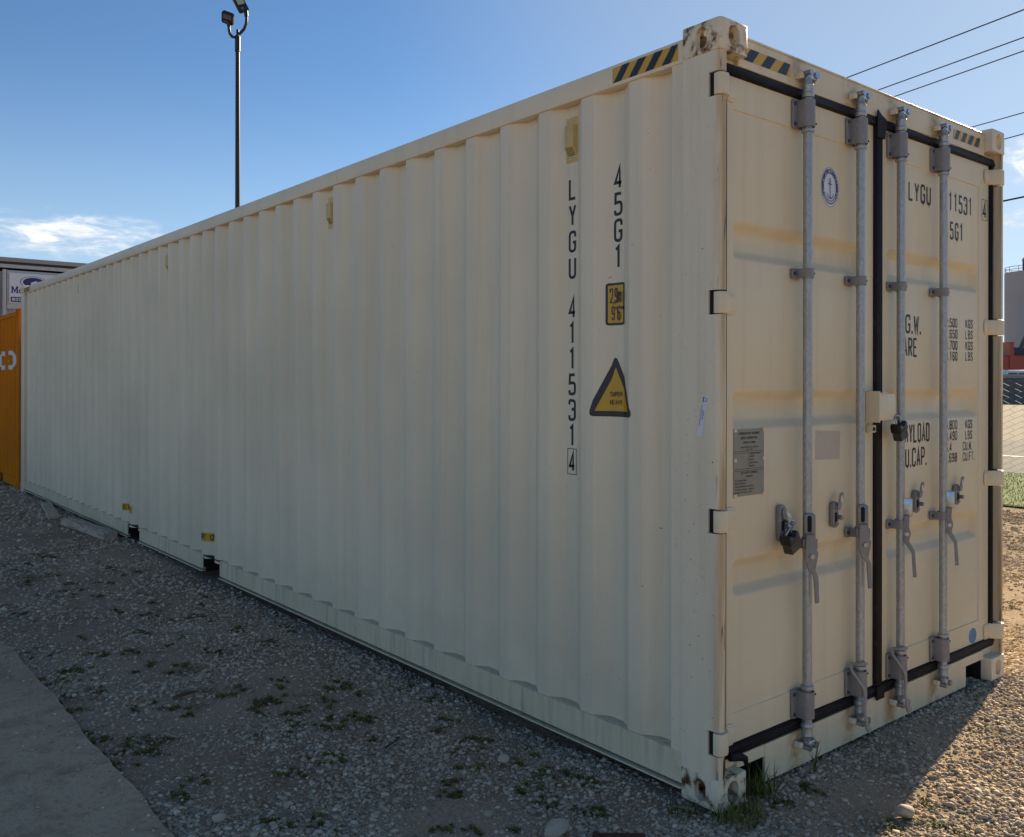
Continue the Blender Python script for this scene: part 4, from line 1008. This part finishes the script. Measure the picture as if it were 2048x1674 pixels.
def flood(c, ax_u, ax_v, w, h, lens):
    c = Vector(c); u = Vector(ax_u).normalized(); v = Vector(ax_v); v = (v - u * v.dot(u)).normalized(); n = u.cross(v)
    if n.dot(tw) < 0: n = -n
    mp = lambda p, q, t: c + u * p + v * q + n * t
    f = MB().prism(rrect(-w / 2, w / 2, -h / 2, h / 2, .05), mp, -.06, .03).build('floodlight', 'pole_black', lp, .012, 2)
    MB().prism(rrect(-w * .36, w * .36, -h * .05, h * .36, .02), mp, .031, .034).build('lens', lens, f)
    MB().prism(rrect(-w * .30, w * .02, -h * .36, -h * .20, .01), mp, .031, .034).build('driver_plate', 'lamp_grey', f)
flood(P(-.20, .15, 10.42), rt_ * .92 + Vector((0, 0, -.34)), rt_ * -.25 + tw * .65 + Vector((0, 0, .75)), .30, .30, 'lamp_grey')
flood(P(.08, .02, 10.83), rt_ * .55 + Vector((0, 0, .40)) + tw * -.5, rt_ * -.45 + Vector((0, 0, .8)) + tw * .25, .27, .42, 'lamp_lens')
MB().tube([P(-.18, .11, 10.24), P(-.185, .12, 10.34)], .050, 10).build('arm_sleeve', 'pole_black', lp)
MB().tube([P(.206, -.03, 10.54), P(.195, -.03, 10.68)], .050, 10).build('arm_sleeve', 'pole_black', lp)

# ------------------------------------------------------------------ power lines
wires = [((18.884, 10.393, 9.5), (-.213, -.977), .014, 'topmost power line crossing the sky at upper right'), ((20.451, 10.388, 9.5), (-.227, -.974), .014, 'second power line from the top at upper right'),
         ((21.338, 10.427, 9.5), (-.240, -.970), .014, 'third power line from the top at upper right'), ((20.643, 8.028, 8.0), (-.222, -.975), .012, 'thin power line meeting the roof near the right corner casting'),
         ((19.332, 6.733, 7.2), (-.27, -.962), .012, 'thin power line just right of the upper right corner casting'), ((20.581, 7.298, 6.0), (-.28, -.960), .022, 'thick lowest power line in front of the cloud')]
for p0, d, r, lab in wires:
    d = Vector((d[0], d[1], 0)).normalized(); p0 = Vector(p0); pts = []
    for k in range(-14, 25):
        s = -k * 2.5; pts.append(p0 + d * s + Vector((0, 0, .00035 * s * s)))
    o = MB().tube(pts, r, 6).build('power_line', 'wire_black', None); tag(o, lab, 'power line', 'overhead power lines')

# ------------------------------------------------------------------ right background
fx = 9.0; f0, f1, fh = -3.0, 9.0, 1.62
fe = thing('chain_link_fence', (fx, 3, 0), 'rusty grey chain link fence between gravel and grass', 'fence')
for y in np.arange(f0, f1 + .1, 3.0): MB().tube([(fx + .04, y, 0), (fx + .04, y, fh + .06)], .03, 10).build('post', 'fence_wire', fe)
for zz in (fh, .06): MB().tube([(fx, f0, zz), (fx, f1, zz)], .004, 5).build('tension_wire', 'fence_wire', fe)
fm = MB(); st_ = .072; nrow = int((fh - .04) / (st_ / 2)); nco = int((f1 - f0) / st_)
for k in range(nco):
    sg_ = 1 if k % 2 else -1
    fm.tube([(fx + .003 * (1 if j % 2 else -1), f0 + k * st_ + sg_ * (st_ / 2 if j % 2 else -st_ / 2), .04 + j * st_ / 2) for j in range(nrow + 1)], .0038, 3, False)
o = fm.build('wire_mesh', 'fence_wire', fe, recalc=False); o['kind'] = 'stuff'
bw = thing('boundary_wall', (70, 26, 0), 'dark grey boundary wall across the sunny lot', 'wall')
for k in range(-8, 22): MB().box(66.0, 66.2, k * 4 - 20 + .02, k * 4 - 20 + 3.98, 0, 1.95).build('wall_panel', 'wall_grey', bw)
MB().box(65.95, 66.25, -52, 68, 1.95, 2.1).build('coping', 'silo_concrete', bw)
def silo(cx, cy, lab):
    t = thing('silo', (cx, cy, 0), lab, 'silo', 'concrete silos'); r = 6.2
    MB().tube([(cx, cy, 9.0), (cx, cy, 26.0)], r, 40).build('silo_body', 'silo_concrete', t)
    for k in range(6):
        a = k * math.pi / 3 + .4; MB().tube([(cx + 5.2 * math.cos(a), cy + 5.2 * math.sin(a), 0), (cx + 5.2 * math.cos(a), cy + 5.2 * math.sin(a), 9.0)], .45, 8).build('leg', 'steel_dark', t)
    MB().tube([(cx, cy, 9.0), (cx, cy, 4.0)], [5.8, 1.2], 24).build('hopper', 'steel_dark', t)
    for du in (-3.4, -.1, 3.2):
        q = Vector((cx, cy, 0)) + rt_ * du - tw * -3.0
        vt = MB().tube([(q.x, q.y, 26.0), (q.x, q.y, 28.3)], 1.15, 16).build('roof_vent', 'steel_dark', t)
        MB().tube([(q.x, q.y, 28.3), (q.x, q.y, 28.9)], [1.3, 1.1], 16).build('vent_cap', 'silo_concrete', vt)
    rl = MB()
    for zz in (26.6, 27.2): rl.tube([(cx + 6.1 * math.cos(R(a)), cy + 6.1 * math.sin(R(a)), zz) for a in range(0, 361, 12)], .06, 5)
    for a in range(0, 360, 24): rl.tube([(cx + 6.1 * math.cos(R(a)), cy + 6.1 * math.sin(R(a)), 26), (cx + 6.1 * math.cos(R(a)), cy + 6.1 * math.sin(R(a)), 27.2)], .05, 5)
    rl.build('railing', 'steel_dark', t)['kind'] = 'stuff'
C_ = Vector((209.8, 82.5, 0)) + rt_ * 6.4
silo(C_.x, C_.y, 'tall grey concrete silo at the right edge behind the lot')
cv_ = thing('conveyor', (205, 82, 8), 'dark sloping conveyor truss below the grey silo', 'conveyor')
a0 = Vector((190, 84, 3)); 
pA, pB = C_ - rt_ * 13 + Vector((0, 0, 9)) + tw * 10, C_ + rt_ * 8 + Vector((0, 0, 12)) + tw * 10
MB().tube([C_ - rt_ * 9 + tw * 9 + Vector((0, 0, 7.5)), C_ - rt_ * 6.5 + tw * 9 + Vector((0, 0, 13.5)), C_ + rt_ * 8 + tw * 9 + Vector((0, 0, 8.5))], .5, 4).build('boom', 'steel_dark', cv_)
MB().tube([C_ - rt_ * 12 + tw * 9 + Vector((0, 0, 8.0)), C_ + rt_ * 8 + tw * 9 + Vector((0, 0, 7.0))], 1.0, 4).build('roof_edge', 'steel_dark', cv_)
for k in range(6): MB().tube([C_ + rt_ * (k * 3 - 10) + tw * 9, C_ + rt_ * (k * 3 - 9) + tw * 9 + Vector((0, 0, 8.2))], .35, 4).build('strut', 'steel_dark', cv_)
def at_dir(u, D): return Vector((-2.634, -2.028, 0)) - tw * D + rt_ * ((u - 1024) / 1786.9 * D)
def obox(mb, c, hw, hd_, z0, z1):
    mb.prism([(-hw, -hd_), (hw, -hd_), (hw, hd_), (-hw, hd_)], lambda p, q, t: c + rt_ * p + tw * q + Vector((0, 0, t)), z0, z1); return mb
tc = at_dir(2032, 105)
tk = thing('red_trailer', tuple(tc), 'red trailer parked behind the grey boundary wall', 'trailer')
obox(MB(), tc, 3.2, 1.2, 1.5, 4.6).build('trailer_body', 'truck_red', tk, .08, 1); obox(MB(), tc + rt_ * -1.2, .25, 1.3, 1.5, 6.2).build('mast', 'truck_red', tk)
for k in range(4): obox(MB(), tc + rt_ * (k * 1.6 - 2.6) + tw * 1.22, .10, .04, 1.6, 4.55).build('side_post', 'truck_red', tk)
for k in (-2.2, -1.0, 2.0):
    q = tc + rt_ * k; MB().tube([q - tw * 1.1 + Vector((0, 0, .5)), q + tw * 1.1 + Vector((0, 0, .5))], .5, 16).build('wheel', 'rubber', tk)
vc = at_dir(2030, 84)
vk = thing('parked_van', tuple(vc), 'white van parked in front of the red trailer behind the wall', 'van')
MB().prism([(-2.4, .4), (2.4, .4), (2.4, 2.5), (2.2, 2.65), (-1.2, 2.65), (-1.7, 1.9), (-2.4, 1.7)], lambda p, q, t: vc + rt_ * p + tw * t + Vector((0, 0, q)), -.95, .95).build('body', 'vehicle_white', vk, .08, 2)
for a, b in ((-1.15, -.3), (-.2, .9), (1.0, 2.1)): MB().prism([(a, 1.85), (b, 1.85), (b, 2.4), (a, 2.4)], lambda p, q, t: vc + rt_ * p + tw * t + Vector((0, 0, q)), .955, .97).build('window', 'vehicle_glass', vk)
for k in (-1.5, 1.5):
    q = vc + rt_ * k; MB().tube([q - tw * .98 + Vector((0, 0, .36)), q + tw * .98 + Vector((0, 0, .36))], .36, 16).build('wheel', 'rubber', vk)

# ------------------------------------------------------------------ odds and ends on the gravel
def board(a, b, w, h, lab):
    a, b = Vector(a), Vector(b); d = (b - a).normalized(); s = d.cross(Vector((0, 0, 1)))
    t = MB(); n = 7; vs = []; r_ = random.Random(3 + int(w * 1000))
    for k in range(n + 1):
        c = a.lerp(b, k / n); e = [r_.uniform(-.004, .004) for _ in range(4)]
        vs += [c - s * (w / 2 + e[0]), c + s * (w / 2 + e[1]), c + s * (w / 2 + e[2]) + Vector((0, 0, h)), c - s * (w / 2 + e[3]) + Vector((0, 0, h + e[0]))]
    fs = [(0, 1, 2, 3), (4 * n + 3, 4 * n + 2, 4 * n + 1, 4 * n)] + [(4 * k + i, 4 * k + 4 + i, 4 * k + 4 + (i + 1) % 4, 4 * k + (i + 1) % 4) for k in range(n) for i in range(4)]
    return tag(t.add(vs, fs).build('wooden_board', 'weathered_wood', None, .004, 1), lab, 'board', 'weathered boards beside the container')
board((-.205, 8.60, -.012), (-.105, 7.32, -.012), .135, .075, 'long weathered wooden board lying on gravel parallel to the container')
board((-.055, 10.35, -.012), (-.235, 9.10, -.012), .115, .05, 'short weathered wooden board sticking out from under the far container end')
tw_ = MB().tube([(-1.141, 2.425, .004), (-1.09, 2.43, .010), (-1.05, 2.442, .008), (-1.005, 2.439, .004)], [.007, .010, .009, .005], 7).build('twig', 'bark', None); tag(tw_, 'brown bark twig lying on the gravel near the pavement edge', 'twig')
wr = MB().tube([(-.640, 1.255, .004), (-.60, 1.262, .012), (-.565, 1.275, .018), (-.545, 1.295, .014), (-.552, 1.315, .006)], .0035, 6).build('bent_wire', 'wire_black', None); tag(wr, 'bent black wire scrap lying on the gravel', 'wire')
chp = MB().box(-.56, -.42, 7.46, 7.52, -.008, .006).build('wood_chip', 'weathered_wood', None, .003, 1); tag(chp, 'pale flat wood chip on the gravel beside the long board', 'wood chip')
# rusty casting at the lower edge: a square frame with a round hole and side legs
rc = thing('rusty_casting', (-.46, .02, 0), 'rusty iron casting with a round hole lying in the gravel', 'iron scrap')
M = Matrix.Translation((-.460, .050, -.022)) @ Matrix.Rotation(R(-40), 4, 'Z') @ Matrix.Rotation(R(14), 4, 'X') @ Matrix.Scale(.72, 4)
base_ = MB().prism(rrect(-.115, .115, -.06, .10, .012), XZ, -.035, .035)
bm = boolean(base_, [MB().prism([(.075 * math.cos(2 * math.pi * k / 24), .005 + .075 * math.sin(2 * math.pi * k / 24)) for k in range(24)], XZ, -.2, .2)])
bm.transform(M); from_bm(bm, 'frame', 'rust_iron', rc)
MB().box(-.13, -.10, -.045, .045, -.06, .105).xform(M).build('side_lug', 'rust_iron', rc, .004, 1); MB().box(.095, .15, -.06, .02, -.06, .085).xform(M).build('side_lug', 'rust_iron', rc, .006, 1)

# stones
def ico():
    bm = bmesh.new(); bmesh.ops.create_icosphere(bm, subdivisions=1, radius=1)
    v = np.array([q.co[:] for q in bm.verts]); f = np.array([[q.index for q in fc.verts] for fc in bm.faces]); bm.free(); return v, f
IV, IF = ico()
def big_stone(x, y, r, seed, lab):
    bm = bmesh.new(); bmesh.ops.create_icosphere(bm, subdivisions=3, radius=1); q = np.random.default_rng(seed)
    ks = q.normal(size=(9, 3)); ks /= np.linalg.norm(ks, axis=1)[:, None]; cut = q.uniform(.55, .85, 9)
    for v in bm.verts:
        p = np.array(v.co)
        for k, c in zip(ks, cut):
            d = p @ k
            if d > c: p = p - k * (d - c) * .85
        v.co = (p[0] * r * 1.2 + x, p[1] * r + y, p[2] * r * .75 + r * .35)
    for f in bm.faces: f.smooth = True
    o = from_bm(bm, 'stone', 'stone_big', None); return tag(o, lab, 'stone', 'larger stones in the gravel')
big_stone(.518, -.424, .034, 1, 'rounded grey stone at the edge of the sunlit gravel')
big_stone(-.552, .275, .045, 2, 'tan flat stone beside the rusty iron casting')
big_stone(-.33, .84, .026, 5, 'pale stone beside the dark weed clump near the long side')
big_stone(-1.42, 1.10, .022, 6, 'pale stone lying at the pavement edge near the bottom')

CAM = np.array([-2.634, -2.028])
SLAB = [0]
def scatter():
    P_ = []; Sz = []
    def zone(x0, x1, y0, y1, dens, s0, s1, dmin, dmax):
        n = int((x1 - x0) * (y1 - y0) * dens); x = rng.uniform(x0, x1, n); y = rng.uniform(y0, y1, n)
        d = np.hypot(x - CAM[0], y - CAM[1]); k = (d >= dmin) & (d < dmax)
        k &= ~((x > .06) & (x < 2.38) & (y > .12) & (y < 12.1)); k &= ~((x < -1.57) & (y < 3.97))
        # only where the lens or a step to the side could see
        ang = np.degrees(np.arctan2(x - CAM[0], y - CAM[1])) - 39.3; k &= np.abs(ang) < 44
        pn = vnoise(x, y, 2.3, 21) * .6 + vnoise(x, y, 5.5, 22) * .5
        k &= rng.uniform(0, 1, n) < np.clip(.62 + pn * 1.0 + .35 * np.clip(x * 2, 0, 1), .10, 1.0)
        x, y, pn = x[k], y[k], pn[k]; m = len(x)
        s = s0 * np.exp(rng.uniform(0, 1, m) ** 2.2 * math.log(s1 / s0)) * np.clip(1 + .25 * pn, .75, 1.3)
        P_.append(np.stack([x, y], 1)); Sz.append(s)
    zone(-2.2, 4.5, -2.2, 4.5, 7600, .0042, .0135, 0, 4.6)
    zone(-2.5, 4.5, -2.2, 8.0, 60, .011, .022, 0, 8.0)
    zone(.25, 5.0, -2.2, .6, 3600, .0065, .0165, 0, 6.5)
    zone(-3.0, 6.0, -2.4, 8.0, 3000, .0065, .015, 4.6, 6.6)
    zone(-4.0, 9.0, -2.4, 13, 1000, .010, .020, 6.6, 10)
    zone(-5, 9.0, -2.4, 19, 330, .014, .03, 10, 20)
    n = 420; x = rng.uniform(-4.2, -1.58, n); x = np.where(rng.uniform(0, 1, n) < .55, -1.58 - rng.exponential(.10, n), x); y = rng.uniform(-.6, 3.9, n)
    P_.append(np.stack([x, y], 1)); Sz.append(rng.uniform(.003, .009, n)); SLAB[:] = [n]
    return np.concatenate(P_), np.concatenate(Sz)
pp, ss = scatter(); n = len(ss)
A = rng.uniform(0, 2 * np.pi, n); B = rng.uniform(-.6, .6, n)
sc = np.stack([ss * rng.uniform(.8, 1.45, n), ss * rng.uniform(.65, 1.1, n), ss * rng.uniform(.4, .8, n)], 1)
V = IV[None] * (1 + rng.uniform(-.32, .30, (n, len(IV), 1))) * sc[:, None, :]
cb_, sb_ = np.cos(B)[:, None], np.sin(B)[:, None]
V = np.stack([V[..., 0], V[..., 1] * cb_ - V[..., 2] * sb_, V[..., 1] * sb_ + V[..., 2] * cb_], -1)
ca, sa = np.cos(A)[:, None], np.sin(A)[:, None]
V = np.stack([V[..., 0] * ca - V[..., 1] * sa, V[..., 0] * sa + V[..., 1] * ca, V[..., 2]], -1)
V[..., 0] += pp[:, 0:1]; V[..., 1] += pp[:, 1:2]; base_z = gz(pp[:, 0], pp[:, 1]); base_z[-SLAB[0]:] = .002
V[..., 2] += (base_z + sc[:, 2] * rng.uniform(.05, .6, n))[:, None]
F = (IF[None] + (np.arange(n) * len(IV))[:, None, None]).reshape(-1, 3)
me = bpy.data.meshes.new('gravel'); V = V.reshape(-1, 3)
me.vertices.add(len(V)); me.vertices.foreach_set('co', V.astype(np.float32).ravel())
me.loops.add(F.size); me.loops.foreach_set('vertex_index', F.astype(np.int32).ravel())
me.polygons.add(len(F)); me.polygons.foreach_set('loop_start', np.arange(0, F.size, 3, dtype=np.int32))
me.update(calc_edges=True)
for nm, val in (('shade', np.clip(rng.normal(.55, .26, n), 0, 1)), ('tint', rng.uniform(0, 1, n))):
    at = me.attributes.new(nm, 'FLOAT', 'POINT'); at.data.foreach_set('value', np.repeat(val, len(IV)).astype(np.float32))
me.materials.append(MATS['gravel_stone'])
tag(link(bpy.data.objects.new('gravel', me), None, (0, 0, 0)), 'loose grey crushed gravel scattered over the yard', 'gravel', None, 'stuff')
print('stones', n, 'tris', len(F))

# ------------------------------------------------------------------ weeds and grass
def blades(pts, name, mats, label, kind=None, group=None, cat='weeds', parent=None, origin=None):
    """pts: list of (x, y, z, heading, lean, length, width, material index)"""
    bm = bmesh.new()
    for x, y, z_, hd_, lean, ln, wd, mi in pts:
        d = Vector((math.cos(hd_), math.sin(hd_), 0)); s = Vector((-d.y, d.x, 0)); prev = None; c = Vector((x, y, z_)); a = lean * .4
        for k in range(4):
            w = wd * (1 - (k / 3) ** 1.6) * .5 + .0003
            pr = (bm.verts.new(c - s * w), bm.verts.new(c + s * w))
            if prev: f = bm.faces.new((prev[0], prev[1], pr[1], pr[0])); f.material_index = mi; f.smooth = True
            prev = pr; c = c + (d * math.sin(a) + Vector((0, 0, 1)) * math.cos(a)) * ln / 3; a += lean * .45
    o = from_bm(bm, name, mats, parent, origin, auto=False)
    return tag(o, label, cat if kind is None or True else None, group, kind)
weeds = [(-1.03, 5.94, .14), (-.92, 5.23, .09), (-.81, 4.93, .06), (-1.48, 3.27, .14), (-1.53, 3.65, .07), (-1.24, 3.35, .06), (-1.0, 2.98, .12), (-.89, 2.9, .09), (-1.05, 3.38, .07), (-1.53, 2.64, .11), (-1.55, 2.18, .09), (-1.39, 1.98, .11), (-1.44, 1.86, .09), (-.9, 1.73, .10), (-.75, 2.18, .07), (-.86, 2.41, .11), (-.86, 2.14, .08), (-.68, 3.08, .06), (-.5, 1.64, .09), (-.7, 1.64, .06), (-.57, 1.69, .05), (-.32, 2.98, .09), (-.29, .96, .11), (-.26, 1.14, .06), (-.11, 1.71, .08), (-.23, .65, .07), (-.37, .44, .06), (-.16, .48, .04), (-.32, .32, .04), (-1.18, 2.35, .07), (-.36, 3.5, .05), (-.88, 1.34, .05), (-1.07, 1.31, .05), (-.47, 3.9, .07), (-.89, 3.78, .05), (-1.14, 5.16, .07), (.44, -.09, .07), (.26, -.08, .05), (-1.48, 1.39, .06), (-1.23, .89, .03), (.55, -.57, .06), (.43, -.45, .07), (-.7, 4.09, .07), (-1.17, 6.29, .09), (.68, -.42, .03), (-.44, .6, .03), (-.31, 1.32, .03), (-.62, 1.42, .03), (-.38, 1.93, .03), (-.64, 2.28, .03), (-.44, 2.12, .04), (-.1, 1.89, .07), (4.2, .6, .3), (5.4, 1.2, .4), (6.8, 1.6, .5), (7.8, 2.2, .5), (8.3, 2.0, .4), (7.2, .9, .3)]
rw = random.Random(9)
weeds = [(x, y, r * .8) for x, y, r in weeds] + [(rw.uniform(-1.55, -.06), .2 + rw.random() ** .8 * 7, rw.uniform(.015, .05)) for _ in range(80)]
pts = []; rr_ = random.Random(5)
for x, y, r in weeds:
    lob = [(x + rr_.gauss(0, r * .75), y + rr_.gauss(0, r * .9), r * rr_.uniform(.15, .6)) for _ in range(6)]
    for k in range(int(40 + 2300 * min(r, .16))):
        lx_, ly_, lr_ = rr_.choice(lob); q = lr_ * abs(rr_.gauss(0, .7)); a = rr_.uniform(0, 6.283); px, py = lx_ + q * math.cos(a), ly_ + q * math.sin(a)
        if px < -1.6 and py < 3.9: px = -1.57
        pts.append((px, py, float(gz(np.array(px), np.array(py))) + .002, rr_.uniform(0, 6.283), rr_.uniform(.8, 2.3), rr_.uniform(.007, .022) * (1 + min(r, .3) * 2), rr_.uniform(.003, .008), rr_.choice((0, 0, 0, 1, 1, 2))))
blades(pts, 'weeds', ['leaf_dark', 'leaf_light', 'leaf_dry'], 'low green weeds growing in patches through the gravel', 'stuff')
def tuft(x, y, n, h, sp, lab, dark=.4, seed=1):
    q = random.Random(seed); pts = []
    for k in range(n):
        a = q.uniform(0, 6.283); d = sp * q.random() ** .7; px, py = x + d * math.cos(a), y + d * math.sin(a)
        pts.append((px, py, float(gz(np.array(px), np.array(py))), q.uniform(0, 6.283), q.uniform(.05, 1.0), h * q.uniform(.45, 1.1), q.uniform(.003, .0055), 0 if q.random() < dark else 1))
    return blades(pts, 'grass_tuft', ['leaf_dark', 'leaf_light'], lab, None, 'grass tufts by the doors', 'grass')
tuft(.05, -.045, 170, .085, .10, 'green grass tuft at the foot of the near corner casting', .35, 1)
tuft(.26, .01, 80, .13, .07, 'taller grass tuft growing in front of the sill opening', .5, 2)
tuft(-.05, .10, 60, .055, .08, 'low grass tuft on the gravel side of the near corner casting', .6, 3)
q = [(.60, -.01, -.01, R(20), 1.1, .16, .008, 1), (.60, -.01, -.01, R(-60), 1.5, .12, .007, 1), (.605, -.01, -.01, R(180), .6, .11, .006, 1), (.60, -.01, -.01, R(-10), .5, .10, .006, 0), (.60, -.01, -.01, R(-120), 1.2, .10, .006, 1), (.60, -.01, -.01, R(70), .3, .09, .005, 0)]
blades(q, 'grass_tuft', ['leaf_dark', 'leaf_light'], 'single sprig of grass growing below the first locking rod', None, 'grass tufts by the doors', 'grass')
pts = []
for k in range(14000):
    x = rr_.uniform(9.1, 13.5); y = rr_.uniform(-1, 11); pts.append((x, y, .01, rr_.uniform(0, 6.283), rr_.uniform(.3, 1.3), rr_.uniform(.03, .06), .008, 1 if rr_.random() < .8 else 0))
blades(pts, 'grass', ['leaf_dark', 'lawn'], 'sunlit mown grass behind the chain link fence', 'stuff', None, 'grass')
cb.free()
